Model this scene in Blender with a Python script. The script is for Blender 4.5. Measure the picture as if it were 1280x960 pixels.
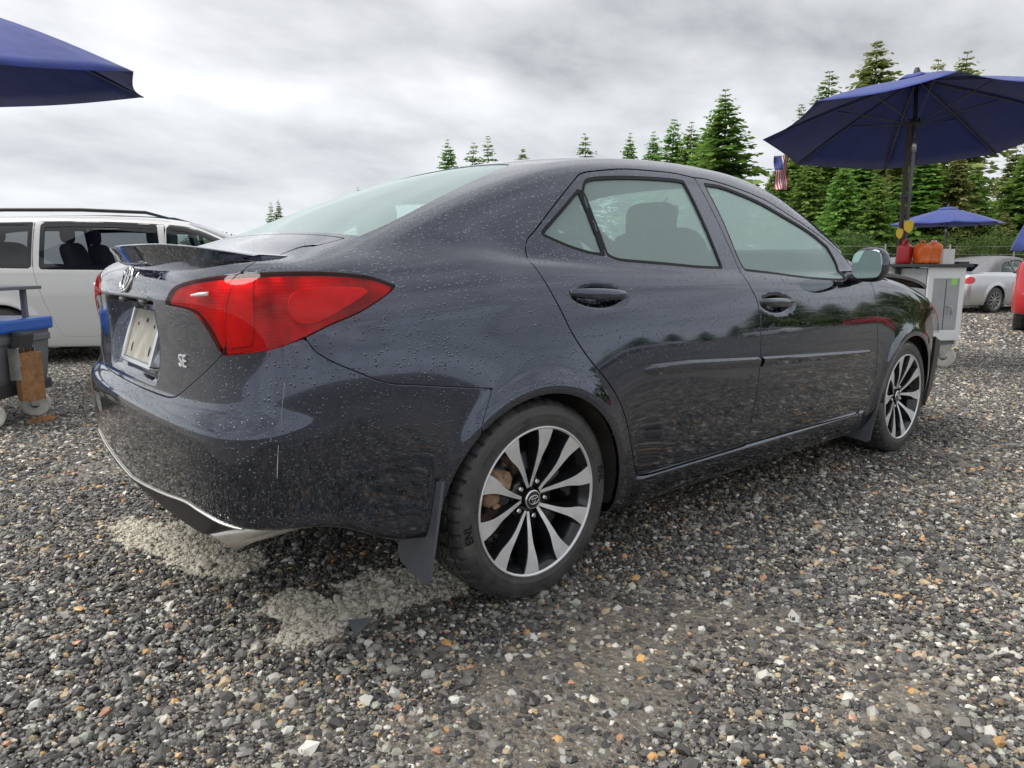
import bpy, bmesh, math, random
import numpy as np
from mathutils import Vector, Matrix, Euler

for o in list(bpy.data.objects): bpy.data.objects.remove(o)
SC = bpy.context.scene
COL = SC.collection
# ------------------------------------------------------------------ camera
CAM_P = (-1.408, -2.384, 1.019); YAW, PITCH, ROLL, FPX = .864, -.166, .001, 890.4
cd = bpy.data.cameras.new('camera'); cam = bpy.data.objects.new('camera', cd); COL.objects.link(cam)
cd.sensor_width = 36; cd.lens = 36*FPX/1280; cd.clip_start = .05; cd.clip_end = 3000
_f = Vector((math.cos(PITCH)*math.cos(YAW), math.cos(PITCH)*math.sin(YAW), math.sin(PITCH)))
_r = _f.cross(Vector((0,0,1))).normalized(); _u = _r.cross(_f)
_r2 = _r*math.cos(ROLL)+_u*math.sin(ROLL); _u2 = -_r*math.sin(ROLL)+_u*math.cos(ROLL)
M = Matrix((( _r2.x,_u2.x,-_f.x,CAM_P[0]),(_r2.y,_u2.y,-_f.y,CAM_P[1]),(_r2.z,_u2.z,-_f.z,CAM_P[2]),(0,0,0,1)))
cam.matrix_world = M
SC.camera = cam
# ------------------------------------------------------------------ sky, sun, exposure
SUN_EL, SUN_AZ = math.radians(56), math.radians(140)      # azimuth of the sun, from +x towards +y
W = bpy.data.worlds.new('World'); SC.world = W; W.use_nodes = True
def world():
    t = W.node_tree; N = t.nodes; L = t.links; bg = N['Background']
    def nd(k, **kw):
        n = N.new('ShaderNode'+k); ins = kw.pop('i', {})
        for a, b in kw.items(): setattr(n, a, b)
        for a, b in ins.items():
            if hasattr(b, 'is_output'): L.new(b, n.inputs[a])
            else: n.inputs[a].default_value = b
        return n
    mt = lambda op, a, b=0., c=0.: nd('Math', operation=op, i={0: a, 1: b, 2: c}).outputs[0]
    sky = nd('TexSky', sky_type='NISHITA', sun_disc=False, sun_elevation=SUN_EL, sun_rotation=math.pi/2-SUN_AZ, air_density=1.0, dust_density=2.0)
    g = nd('TexCoord').outputs['Generated']
    sp = nd('SeparateXYZ', i={0: g}); z = mt('MAXIMUM', sp.outputs[2], 0.)
    den = mt('ADD', z, .22)
    u = mt('DIVIDE', sp.outputs[0], den); v = mt('DIVIDE', sp.outputs[1], den)
    # cloud sheet: stretched along one direction, soft broad bands plus billows
    cu = nd('CombineXYZ', i={0: u, 1: v, 2: 0.})
    mp = nd('Mapping', i={0: cu.outputs[0], 'Rotation': (0,0,math.radians(-38)), 'Scale': (.72,.95,1), 'Location': (1.3,.45,0)})
    n1 = nd('TexNoise', i={'Vector': mp.outputs[0], 'Scale': .80, 'Detail': 6, 'Roughness': .46, 'Distortion': .15}).outputs[0]
    n2 = nd('TexNoise', i={'Vector': mp.outputs[0], 'Scale': 2.7, 'Detail': 7, 'Roughness': .52, 'Distortion': .1}).outputs[0]
    f = mt('ADD', mt('MULTIPLY', n1, .58), mt('MULTIPLY', n2, .42))
    r = nd('ValToRGB', i={0: f}); e = r.color_ramp.elements; e[0].position = .36; e[0].color = (.20,.205,.215,1); e[1].position = .61; e[1].color = (.54,.545,.555,1)
    for p, c in ((.43,(.31,.315,.325,1)), (.50,(.40,.405,.415,1)), (.57,(.485,.49,.50,1))):
        q = e.new(p); q.color = c
    # the cloud sheet thins to a paler band low on the horizon
    hz = nd('ValToRGB', i={0: z}); h = hz.color_ramp.elements; h[0].position = .0; h[0].color = (1,1,1,1); h[1].position = .22; h[1].color = (0,0,0,1)
    m1 = nd('Mix', data_type='RGBA', i={0: mt('MULTIPLY', hz.outputs[0], .72), 6: r.outputs[0], 7: (.45,.475,.51,1)})
    sk = nd('Mix', data_type='RGBA', blend_type='MULTIPLY', i={0: 1., 6: sky.outputs[0], 7: (.1,.1,.1,1)})
    m2 = nd('Mix', data_type='RGBA', i={0: .94, 6: sk.outputs[2], 7: m1.outputs[2]})
    L.new(m2.outputs[2], bg.inputs[0]); bg.inputs[1].default_value = 1.0
world()
sd = bpy.data.lights.new('sun', 'SUN'); sd.energy = 1.5; sd.angle = math.radians(34); sd.color = (1,.96,.90)
sun = bpy.data.objects.new('sun', sd); COL.objects.link(sun)
sun.rotation_euler = Vector((-math.cos(SUN_EL)*math.cos(SUN_AZ), -math.cos(SUN_EL)*math.sin(SUN_AZ), -math.sin(SUN_EL))).to_track_quat('-Z', 'Y').to_euler()
SC.view_settings.view_transform = 'Standard'; SC.view_settings.look = 'None'; SC.view_settings.exposure = 1.0; SC.view_settings.gamma = 1
# ------------------------------------------------------------------ implicit surfaces -> meshes
def curve(pts, sigma=.03, step=.002):
    """smooth lookup curve through (t, value) points"""
    p = np.array(pts, float); t, v = p[:,0], p[:,1]
    h = np.diff(t); d = np.diff(v)/h
    m = np.zeros_like(v); m[0] = d[0]; m[-1] = d[-1]
    for i in range(1, len(v)-1):
        m[i] = 0 if d[i-1]*d[i] <= 0 else (h[i-1]+h[i])*3/((2*h[i]+h[i-1])/d[i-1]+(h[i]+2*h[i-1])/d[i])
    pad = 4*sigma+.01
    q = np.arange(t[0]-pad, t[-1]+pad, step)
    i = np.clip(np.searchsorted(t, q)-1, 0, len(h)-1)
    s = (q-t[i])/h[i]
    val = (2*s**3-3*s**2+1)*v[i]+(s**3-2*s**2+s)*h[i]*m[i]+(-2*s**3+3*s**2)*v[i+1]+(s**3-s**2)*h[i]*m[i+1]
    val = np.where(q < t[0], v[0]+(q-t[0])*m[0], np.where(q > t[-1], v[-1]+(q-t[-1])*m[-1], val))
    if sigma > 0:
        n = int(3*sigma/step); k = np.exp(-.5*(np.arange(-n, n+1)*step/sigma)**2); k /= k.sum()
        e = np.pad(val, n, mode='reflect', reflect_type='odd')
        val = np.convolve(e, k, 'valid')
    return lambda x: np.interp(x, q, val)
def smax(a, b, k):
    h = np.maximum(k-np.abs(a-b), 0)/k
    return np.maximum(a, b)+h*h*h*k/6
def smin(a, b, k): return -smax(-a, -b, k)
def sstep(a, b, x):
    t = np.clip((x-a)/(b-a), 0, 1); return t*t*t*(t*(6*t-15)+10)
def gradF(F, P, h=.0015):
    g = np.empty_like(P)
    for i in range(3):
        q = P.copy(); q[:,i] += h; a = F(q[:,0], q[:,1], q[:,2])
        q[:,i] -= 2*h; g[:,i] = (a-F(q[:,0], q[:,1], q[:,2]))/(2*h)
    return g
def project(F, P, n=4):
    P = P.copy()
    for _ in range(n):
        g = gradF(F, P); f = F(P[:,0], P[:,1], P[:,2])
        s = f/np.maximum((g*g).sum(1), .05)
        s = np.clip(s, -.02, .02)
        P -= g*s[:,None]
    g = gradF(F, P); return P, g/np.maximum(np.linalg.norm(g, axis=1), 1e-9)[:,None]
def surface_net(F, lo, hi, h):
    """half-body mesh (V, N, T) of F = 0, by surface nets plus projection onto F"""
    lo = np.array(lo); n = np.ceil((np.array(hi)-lo)/h).astype(int)+1
    c = 4   # coarse pass to skip empty space
    nc = (n+c-1)//c+1
    ax = [lo[i]+np.arange(nc[i])*h*c for i in range(3)]
    X, Y, Z = np.meshgrid(*ax, indexing='ij')
    fc = F(X.ravel(), Y.ravel(), Z.ravel()).reshape(X.shape)
    near = np.abs(fc) < h*c*2.6
    near = near[:-1,:-1,:-1] | near[1:,:-1,:-1] | near[:-1,1:,:-1] | near[:-1,:-1,1:] | near[1:,1:,1:] | near[1:,1:,:-1] | near[1:,:-1,1:] | near[:-1,1:,1:]
    full = np.repeat(np.repeat(np.repeat(fc[:-1,:-1,:-1], c, 0), c, 1), c, 2)
    m = np.repeat(np.repeat(np.repeat(near, c, 0), c, 1), c, 2)
    I = np.argwhere(m); P = lo+I*h
    full[m] = F(P[:,0], P[:,1], P[:,2])
    neg = full < 0
    cell = np.zeros(np.array(full.shape)-1, np.int8)
    for a in (0,1):
        for b in (0,1):
            for d in (0,1):
                cell += neg[a:full.shape[0]-1+a, b:full.shape[1]-1+b, d:full.shape[2]-1+d]
    act = (cell > 0) & (cell < 8)
    idx = -np.ones(act.shape, int); A = np.argwhere(act); idx[act] = np.arange(len(A))
    V = lo+(A+.5)*h
    Q = []
    S = full.shape
    for axi in range(3):
        s0 = [slice(1,-1)]*3; s0[axi] = slice(0,-1); s1 = list(s0); s1[axi] = slice(1,None)
        a = neg[tuple(s0)]; b = neg[tuple(s1)]
        E = np.argwhere(a != b)
        off = np.array([1,1,1]); off[axi] = 0
        E0 = E+off
        u, w = [(1,2),(2,0),(0,1)][axi]
        eu = np.zeros(3,int); eu[u] = 1; ew = np.zeros(3,int); ew[w] = 1
        def gi(e):
            ok = (e >= 0).all(1) & (e < np.array(idx.shape)).all(1)
            r = -np.ones(len(e), int); r[ok] = idx[e[ok,0], e[ok,1], e[ok,2]]; return r
        q = np.stack([gi(E0-eu-ew), gi(E0-ew), gi(E0), gi(E0-eu)], 1)
        flip = b[tuple(E.T)]      # a outside, b inside -> normal is -axis
        q[flip] = q[flip][:, ::-1]
        Q.append(q[(q >= 0).all(1)])
    Q = np.concatenate(Q)
    # one relaxation to even the net out, then project
    V, N = project(F, V, 3)
    acc = np.zeros_like(V); cnt = np.zeros(len(V))
    for i in range(4):
        j = (i+1) % 4
        np.add.at(acc, Q[:,i], V[Q[:,j]]); np.add.at(cnt, Q[:,i], 1)
        np.add.at(acc, Q[:,j], V[Q[:,i]]); np.add.at(cnt, Q[:,j], 1)
    ok = cnt > 0; V[ok] = .5*V[ok]+.5*acc[ok]/cnt[ok][:,None]
    V, N = project(F, V, 4)
    T = np.concatenate([Q[:,[0,1,2]], Q[:,[0,2,3]]])
    return V, N, T
def cut(mesh, phi, F=None):
    """the part of (V, N, T) where phi(V) > 0, cut along phi = 0"""
    V, N, T = mesh
    f = phi(V); f = np.where(np.abs(f) < 2e-5, 2e-5, f)
    pos = f > 0; k = pos[T].sum(1)
    keep = T[k == 3]; new = []
    part = T[(k == 1) | (k == 2)]; kp = k[(k == 1) | (k == 2)]
    if len(part):
        e = np.concatenate([part[:,[0,1]], part[:,[1,2]], part[:,[2,0]]]); es = np.sort(e, 1)
        cr = pos[es[:,0]] != pos[es[:,1]]
        key = es[:,0].astype(np.int64)*len(V)+es[:,1]
        uk = np.unique(key[cr]); a = uk//len(V); b = uk % len(V)
        t = f[a]/(f[a]-f[b])
        nv = V[a]+(V[b]-V[a])*t[:,None]; nn = N[a]+(N[b]-N[a])*t[:,None]
        if F is not None: nv, nn = project(F, nv, 2)
        else: nn /= np.maximum(np.linalg.norm(nn, axis=1), 1e-9)[:,None]
        nid = np.full(len(key), -1); nid[cr] = len(V)+np.searchsorted(uk, key[cr])
        n = len(part); nid = nid.reshape(3, n).T
        for r in range(3):
            i, j, l = r, (r+1) % 3, (r+2) % 3
            s = (kp == 1) & pos[part[:,i]]
            new.append(np.stack([part[s,i], nid[s,i], nid[s,l]], 1))
            s = (kp == 2) & ~pos[part[:,i]]
            new.append(np.stack([nid[s,i], part[s,j], part[s,l]], 1))
            new.append(np.stack([nid[s,i], part[s,l], nid[s,l]], 1))
        V = np.concatenate([V, nv]); N = np.concatenate([N, nn])
        keep = np.concatenate([keep]+new)
    used, inv = np.unique(keep, return_inverse=True)
    return V[used], N[used], inv.reshape(-1,3)
def boundary(T):
    e = np.concatenate([T[:,[0,1]], T[:,[1,2]], T[:,[2,0]]]); es = np.sort(e, 1)
    n = es.max()+1; key = es[:,0].astype(np.int64)*n+es[:,1]
    u, inv, cnt = np.unique(key, return_inverse=True, return_counts=True)
    return e[cnt[inv] == 1]
def flange(mesh, depth=.012, rad=.0016, skip=None):
    """round the open edges of a panel over and fold them inwards"""
    V, N, T = mesh
    if len(T) == 0: return mesh
    B = boundary(T)
    if skip is not None: B = B[~(skip(V[B[:,0]]) & skip(V[B[:,1]]))]
    if len(B) == 0: return mesh
    vs = np.unique(B); t = np.zeros_like(V)
    d = V[B[:,1]]-V[B[:,0]]
    o = np.cross(d, N[B[:,0]]); 
    np.add.at(t, B[:,0], o); np.add.at(t, B[:,1], o)
    t = t[vs]; n = N[vs]; t -= n*(t*n).sum(1)[:,None]
    t /= np.maximum(np.linalg.norm(t, axis=1), 1e-9)[:,None]
    p = V[vs]; s = .7071
    rings = [(p+t*rad*s-n*rad*(1-s), (n+t)*s), (p+t*rad-n*rad, t), (p+t*rad-n*depth, t)]
    m = -np.ones(len(V), int); m[vs] = np.arange(len(vs))
    L = [vs]; Vn = [V]; Nn = [N]; c = len(V)
    for q, w in rings: Vn.append(q); Nn.append(w); L.append(np.arange(len(vs))+c); c += len(vs)
    Tn = [T]; a = m[B[:,0]]; b = m[B[:,1]]
    for i in range(3):
        lo, hi = L[i], L[i+1]
        Tn += [np.stack([lo[a], hi[a], hi[b]], 1), np.stack([lo[a], hi[b], lo[b]], 1)]
    return np.concatenate(Vn), np.concatenate(Nn), np.concatenate(Tn)
def mirrored(mesh):
    V, N, T = mesh; f = np.array([1,-1,1]); return V*f, N*f, T[:, ::-1]
def joined(*ms):
    V, N, T = [], [], []; c = 0
    for a, b, t in ms: V.append(a); N.append(b); T.append(t+c); c += len(a)
    return np.concatenate(V), np.concatenate(N), np.concatenate(T)
def spline_poly(pts, n=6, closed=True, corner=()):
    """closed outline through points, Catmull-Rom between corners"""
    P = np.array(pts, float); m = len(P); out = []
    for i in range(m if closed else m-1):
        p1, p2 = P[i], P[(i+1) % m]
        p0 = P[i-1] if (closed or i > 0) and i not in corner else 2*p1-p2
        p3 = P[(i+2) % m] if (closed or i+2 < m) and (i+1) % m not in corner else 2*p2-p1
        for s in np.arange(n)/n:
            out.append(.5*((2*p1)+(-p0+p2)*s+(2*p0-5*p1+4*p2-p3)*s*s+(-p0+3*p1-3*p2+p3)*s**3))
    if not closed: out.append(P[-1])
    return np.array(out)
def sd_poly(poly, q, lim=.12):
    """signed distance (positive inside) of 2-D points to a closed outline"""
    r = np.full(len(q), -lim*1.5)
    lo, hi = poly.min(0)-lim, poly.max(0)+lim
    s = ((q > lo) & (q < hi)).all(1); p = q[s]
    if not len(p): return r
    A = poly; B = np.roll(poly, -1, 0); d2 = np.full(len(p), 1e9); ins = np.zeros(len(p), bool)
    for a, b in zip(A, B):
        e = b-a; w = p-a; t = np.clip((w@e)/max(e@e, 1e-12), 0, 1)
        d2 = np.minimum(d2, ((w-t[:,None]*e)**2).sum(1))
        if a[1] != b[1]:
            c = ((a[1] > p[:,1]) != (b[1] > p[:,1]))
            ins ^= c & (p[:,0] < (b[0]-a[0])*(p[:,1]-a[1])/(b[1]-a[1])+a[0])
    r[s] = np.where(ins, 1, -1)*np.sqrt(d2); return r
# ------------------------------------------------------------------ object helpers
def new_mesh(name, V, T, N=None, mats=(), midx=None, smooth=True):
    me = bpy.data.meshes.new(name); V = np.asarray(V, np.float32); T = np.asarray(T, np.int32)
    k = T.shape[1]
    me.vertices.add(len(V)); me.vertices.foreach_set('co', V.ravel())
    me.loops.add(T.size); me.loops.foreach_set('vertex_index', T.ravel())
    me.polygons.add(len(T)); me.polygons.foreach_set('loop_start', np.arange(0, T.size, k, dtype=np.int32))
    for m in mats: me.materials.append(m)
    if midx is not None: me.polygons.foreach_set('material_index', np.asarray(midx, np.int32))
    me.polygons.foreach_set('use_smooth', np.full(len(T), smooth))
    me.update(calc_edges=True); me.validate()
    if N is not None and len(me.vertices) == len(V): me.normals_split_custom_set_from_vertices(np.asarray(N).tolist())
    return me
def link(name, data, parent=None, loc=(0,0,0), rot=(0,0,0), scale=None):
    o = bpy.data.objects.new(name, data); COL.objects.link(o)
    o.location = loc; o.rotation_euler = rot
    if scale is not None: o.scale = scale
    if parent is not None: o.parent = parent
    return o
def tag(o, label=None, cat=None, group=None, kind=None):
    if label: o['label'] = label
    if cat: o['category'] = cat
    if group: o['group'] = group
    if kind: o['kind'] = kind
    return o
def thing(name, label, cat, loc=(0,0,0), rz=0, group=None):
    return tag(link(name, None, None, loc, (0,0,rz)), label, cat, group)
def copy_tree(o, parent=None):
    c = o.copy(); COL.objects.link(c); c.parent = parent
    for ch in list(o.children): copy_tree(ch, c)
    return c
class MB:
    """collects faces (with a material index) into one mesh"""
    def __init__(s): s.v = []; s.f = []; s.m = []; s.sm = []
    def add(s, V, F, mi=0, smooth=False):
        c = len(s.v); s.v += [tuple(map(float, p)) for p in V]
        for f in F: s.f.append([i+c for i in f]); s.m.append(mi); s.sm.append(smooth)
        return s
    def box(s, c, d, mi=0, bev=.0, rz=0, tilt=None):
        """box with chamfered edges: centre, size"""
        hx, hy, hz = d[0]/2, d[1]/2, d[2]/2; b = min(bev, hx*.45, hy*.45, hz*.45)
        bm = bmesh.new(); bmesh.ops.create_cube(bm, size=1)
        bmesh.ops.scale(bm, vec=d, verts=bm.verts)
        if b > 0: bmesh.ops.bevel(bm, geom=list(bm.edges), offset=b, segments=2, affect='EDGES', profile=.6)
        R = Matrix.Rotation(rz, 3, 'Z')
        if tilt is not None: R = R @ Euler(tilt).to_matrix()
        bm.verts.ensure_lookup_table(); bm.verts.index_update()
        s.add([R @ v.co+Vector(c) for v in bm.verts], [[v.index for v in f.verts] for f in bm.faces], mi, False); bm.free(); return s
    def tube(s, pts, r, n=10, mi=0, caps=True, smooth=True):
        P = [Vector(p) for p in pts]; rr = r if hasattr(r, '__len__') else [r]*len(P)
        V = []; F = []; up = Vector((0,0,1))
        prev = None
        for i, p in enumerate(P):
            d = (P[min(i+1, len(P)-1)]-P[max(i-1, 0)]).normalized()
            if prev is None:
                a = up if abs(d.z) < .9 else Vector((1,0,0)); x = d.cross(a).normalized()
            else: x = (prev-d*prev.dot(d)).normalized()
            prev = x; y = d.cross(x)
            for k in range(n):
                t = 2*math.pi*k/n; V.append(p+(x*math.cos(t)+y*math.sin(t))*rr[i])
        for i in range(len(P)-1):
            for k in range(n):
                F.append([i*n+k, i*n+(k+1) % n, (i+1)*n+(k+1) % n, (i+1)*n+k])
        s.add(V, F, mi, smooth)
        if caps:
            c = len(s.v)-len(V)
            s.f.append([c+k for k in range(n)][::-1]); s.m.append(mi); s.sm.append(False)
            s.f.append([c+(len(P)-1)*n+k for k in range(n)]); s.m.append(mi); s.sm.append(False)
        return s
    def lathe(s, prof, n=48, axis='y', c=(0,0,0), mi=0, smooth=True, a0=0, a1=2*math.pi, cap=False):
        """revolve (radius, height) points"""
        V = []; F = []; full = abs(a1-a0-2*math.pi) < 1e-6; m = n if full else n+1
        for i in range(m):
            t = a0+(a1-a0)*i/n; ct, st = math.cos(t), math.sin(t)
            for r, h in prof:
                if axis == 'y': q = (r*ct, h, r*st)
                elif axis == 'z': q = (r*ct, r*st, h)
                else: q = (h, r*ct, r*st)
                V.append((q[0]+c[0], q[1]+c[1], q[2]+c[2]))
        k = len(prof)
        for i in range(n):
            j = (i+1) % m
            for l in range(k-1):
                F.append([i*k+l, j*k+l, j*k+l+1, i*k+l+1] if axis == 'y' else [i*k+l, j*k+l, j*k+l+1, i*k+l+1])
        return s.add(V, F, mi, smooth)
    def prism(s, poly, axis, lo, hi, mi=0, mside=None, smooth_side=False):
        """extrude a 2-D outline; axis 'y': (x, z), 'z': (x, y), 'x': (y, z)"""
        P = [tuple(p) for p in poly]; n = len(P)
        a = sum(P[i][0]*P[(i+1) % n][1]-P[(i+1) % n][0]*P[i][1] for i in range(n))
        if a < 0: P = P[::-1]
        def q(p, h): return (p[0], h, p[1]) if axis == 'y' else ((p[0], p[1], h) if axis == 'z' else (h, p[0], p[1]))
        V = [q(p, lo) for p in P]+[q(p, hi) for p in P]
        c0, c1 = list(range(n)), list(range(n, 2*n))
        if axis == 'y': caps = [c0, c1[::-1]]
        else: caps = [c0[::-1], c1]
        c = len(s.v); s.v += [tuple(map(float, p)) for p in V]
        for f in caps: s.f.append([i+c for i in f]); s.m.append(mi); s.sm.append(False)
        for i in range(n):
            j = (i+1) % n; f = [i, j, n+j, n+i]
            if axis == 'y': f = f[::-1]
            s.f.append([k+c for k in f]); s.m.append(mi if mside is None else mside); s.sm.append(smooth_side)
        return s
    def data(s, name, mats):
        me = bpy.data.meshes.new(name); me.from_pydata(s.v, [], s.f)
        for m in (mats if isinstance(mats, (list, tuple)) else [mats]): me.materials.append(m)
        me.polygons.foreach_set('material_index', s.m); me.polygons.foreach_set('use_smooth', s.sm)
        me.update(); return me
    def build(s, name, mats, parent=None, loc=(0,0,0), rot=(0,0,0)):
        return link(name, s.data(name, mats), parent, loc, rot)
def superellipsoid(c, r, e1=.5, e2=.5, n=24, m=16):
    """(verts, faces) of a rounded box"""
    sg = lambda w, e: math.copysign(abs(w)**e, w)
    V = []; F = []
    for j in range(m+1):
        v = -math.pi/2+math.pi*j/m
        for i in range(n):
            u = 2*math.pi*i/n
            V.append((c[0]+r[0]*sg(math.cos(v), e1)*sg(math.cos(u), e2), c[1]+r[1]*sg(math.cos(v), e1)*sg(math.sin(u), e2), c[2]+r[2]*sg(math.sin(v), e1)))
    for j in range(m):
        for i in range(n):
            F.append([j*n+i, j*n+(i+1) % n, (j+1)*n+(i+1) % n, (j+1)*n+i])
    return V, F
def text_mesh(txt, size, mat, depth=.001, bold=0, shear=0):
    cu = bpy.data.curves.new('lettering', 'FONT'); cu.body = txt; cu.size = size; cu.extrude = depth; cu.offset = bold; cu.shear = shear
    cu.align_x = 'CENTER'; cu.align_y = 'CENTER'; cu.resolution_u = 3
    o = bpy.data.objects.new('lettering', cu); COL.objects.link(o)
    dg = bpy.context.evaluated_depsgraph_get(); me = bpy.data.meshes.new_from_object(o.evaluated_get(dg)); me.name = 'lettering'
    bpy.data.objects.remove(o); bpy.data.curves.remove(cu)
    me.materials.clear(); me.materials.append(mat); return me
# ------------------------------------------------------------------ materials
class NT:
    def __init__(s, name):
        s.mat = bpy.data.materials.new(name); s.mat.use_nodes = True; s.t = s.mat.node_tree
        s.bsdf = s.t.nodes['Principled BSDF']; s.out = s.t.nodes['Material Output']
    def n(s, kind, **kw):
        nd = s.t.nodes.new('ShaderNode'+kind); ins = kw.pop('i', {})
        for k, v in kw.items(): setattr(nd, k, v)
        for k, v in ins.items(): s.set(nd, k, v)
        return nd
    def set(s, nd, k, v):
        sock = nd.inputs[k]
        if hasattr(v, 'node') and hasattr(v, 'is_output'): s.t.links.new(v, sock)
        elif hasattr(v, 'outputs'): s.t.links.new(v.outputs[0], sock)
        else: sock.default_value = v
    def b(s, **kw):
        for k, v in kw.items(): s.set(s.bsdf, k.replace('_', ' '), v)
        return s
    def ramp(s, fac, stops, interp='LINEAR'):
        r = s.n('ValToRGB'); r.color_ramp.interpolation = interp; e = r.color_ramp.elements
        while len(e) > 1: e.remove(e[-1])
        e[0].position = stops[0][0]; e[0].color = (*stops[0][1], 1) if len(stops[0][1]) == 3 else stops[0][1]
        for p, c in stops[1:]:
            q = e.new(p); q.color = (*c, 1) if len(c) == 3 else c
        s.set(r, 0, fac); return r.outputs[0]
    def math(s, op, a, b=None, c=None, clamp=False):
        m = s.n('Math', operation=op, use_clamp=clamp); s.set(m, 0, a)
        if b is not None: s.set(m, 1, b)
        if c is not None: s.set(m, 2, c)
        return m.outputs[0]
    def mix(s, f, a, b, mode='MIX'):
        m = s.n('Mix', data_type='RGBA', blend_type=mode); s.set(m, 0, f); s.set(m, 6, a if hasattr(a, 'is_output') else (*a, 1)); s.set(m, 7, b if hasattr(b, 'is_output') else (*b, 1)); return m.outputs[2]
    def noise(s, scale, detail=3, rough=.55, vec=None, dim='3D'):
        nd = s.n('TexNoise', i={'Scale': scale, 'Detail': detail, 'Roughness': rough})
        if vec is not None: s.set(nd, 'Vector', vec)
        return nd.outputs[0]
    def obj(s): return s.n('TexCoord').outputs['Object']
    def pos(s): return s.n('NewGeometry').outputs['Position']
    def bump(s, h, strength=.3, dist=.01, normal=None):
        nd = s.n('Bump', i={'Height': h, 'Strength': strength, 'Distance': dist})
        if normal is not None: s.set(nd, 'Normal', normal)
        return nd.outputs[0]
def plain(name, col, rough=.5, metal=0, coat=0, var=.0, vscale=6, bump=0, bscale=60, spec=.5):
    m = NT(name); c = (*col, 1)
    m.b(Base_Color=c, Roughness=rough, Metallic=metal, Coat_Weight=coat)
    m.bsdf.inputs['Specular IOR Level'].default_value = spec
    if var:
        o = m.obj(); f = m.noise(vscale, 5, .6, o)
        m.b(Base_Color=m.ramp(f, [(.25, tuple(x*(1-var) for x in col)), (.75, tuple(min(1, x*(1+var)) for x in col))]))
        m.b(Roughness=m.math('MULTIPLY_ADD', f, .3, rough-.15, clamp=True))
    if bump:
        m.b(Normal=m.bump(m.noise(bscale, 3, .5, m.obj()), bump, .004))
    return m.mat
def drops(m, vec, scale=62, dens=.55, size=.30):
    """height of scattered rain drops (3-D cells cut by the surface)"""
    v = m.n('TexVoronoi', i={'Scale': scale, 'Randomness': .9}); m.set(v, 'Vector', vec)
    sep = m.n('SeparateColor'); m.set(sep, 0, v.outputs['Color'])
    r = m.math('MULTIPLY', sep.outputs[0], size)                                   # radius of each drop
    on = m.math('LESS_THAN', sep.outputs[1], dens)
    r = m.math('MULTIPLY', r, on)
    q = m.math('DIVIDE', v.outputs['Distance'], m.math('MAXIMUM', r, .02))
    return m.math('SQRT', m.math('SUBTRACT', 1.0, m.math('MINIMUM', m.math('MULTIPLY', q, q), 1.0)))
def paint(name, col, metal=.5, rough=.32, wet=True, coat=1.0, ior=1.6):
    m = NT(name); o = m.obj()
    fl = m.noise(900, 1, .5, o)
    c = m.mix(fl, tuple(x*.8 for x in col), tuple(min(1, x*1.25) for x in col))
    m.b(Base_Color=c, Metallic=metal, Roughness=rough, Coat_Weight=coat, Coat_Roughness=.025, Coat_IOR=ior)
    if wet: m.bsdf.inputs['Coat Tint'].default_value = (1,1,1,1)
    m.bsdf.inputs['Specular IOR Level'].default_value = .5 if not wet else .1
    if wet:
        h1 = drops(m, o, 118, .64, .44); h2 = drops(m, m.n('Mapping', i={'Vector': o, 'Location': (3.1,1.7,.4)}).outputs[0], 240, .42, .42)
        h = m.math('ADD', h1, m.math('MULTIPLY', h2, .35))
        bp = m.bump(h, 1.0, .0016)
        m.set(m.bsdf, 'Coat Normal', bp); m.b(Normal=bp)
    return m.mat
# ------------------------------------------------------------------ the dark sedan's body surface
# x forward from the rear axle, y to the left, z up, metres
S_plan = curve([(-1.2,.72),(-.95,.79),(-.7,.838),(-.4,.866),(0,.878),(.4,.882),(1.2,.884),(2.2,.880),(2.7,.874),(3.1,.845),(3.5,.77),(3.8,.66)], .08)
S_sect = curve([(.0,-.12),(.15,-.075),(.20,-.055),(.26,-.030),(.34,-.018),(.45,-.009),(.56,-.001),(.66,0),(.76,-.0055),(.86,-.0185),(.92,-.030),(.98,-.048),(1.04,-.075),(1.12,-.12)], .03)
S_rear = curve([(.1,-.80),(.20,-.855),(.27,-.893),(.34,-.915),(.45,-.930),(.56,-.938),(.615,-.938),(.645,-.925),(.665,-.905),(.70,-.898),(.80,-.890),(.92,-.897),(.97,-.888),(1.02,-.862),(1.08,-.80),(1.2,-.66)], .011)
S_front = curve([(.1,3.5),(.2,3.60),(.35,3.655),(.55,3.65),(.70,3.60),(.8,3.5),(.95,3.2),(1.1,2.7)], .03)
S_deck = curve([(-1.2,1.01),(-.9,1.045),(-.7,1.056),(-.45,1.065),(0,1.08),(.5,1.07),(1.2,1.05),(1.9,1.035),(2.3,1.02),(2.6,.985),(3.0,.905),(3.3,.82),(3.6,.70),(3.8,.6)], .06)
S_roof = curve([(-1.0,.90),(-.75,1.005),(-.5,1.105),(-.25,1.210),(0,1.306),(.2,1.37),(.4,1.413),(.7,1.444),(1.0,1.455),(1.3,1.447),(1.6,1.40),(1.9,1.295),(2.2,1.16),(2.5,1.02),(2.9,.83)], .07)
S_gx = curve([(-.8,-.17),(-.5,-.105),(-.2,-.058),(.1,-.026),(.5,-.005),(1.0,0),(1.6,-.008),(2.0,-.03),(2.4,-.075),(2.8,-.14)], .08)
S_gz = curve([(.8,.885),(.9,.852),(.98,.822),(1.1,.774),(1.2,.731),(1.3,.684),(1.36,.652),(1.45,.60)], .03)
S_bot = curve([(-1.2,.34),(-.9,.315),(-.6,.305),(-.4,.29),(.0,.22),(.35,.185),(1.2,.18),(2.3,.17),(3.0,.19),(3.7,.22)], .06)
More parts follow.
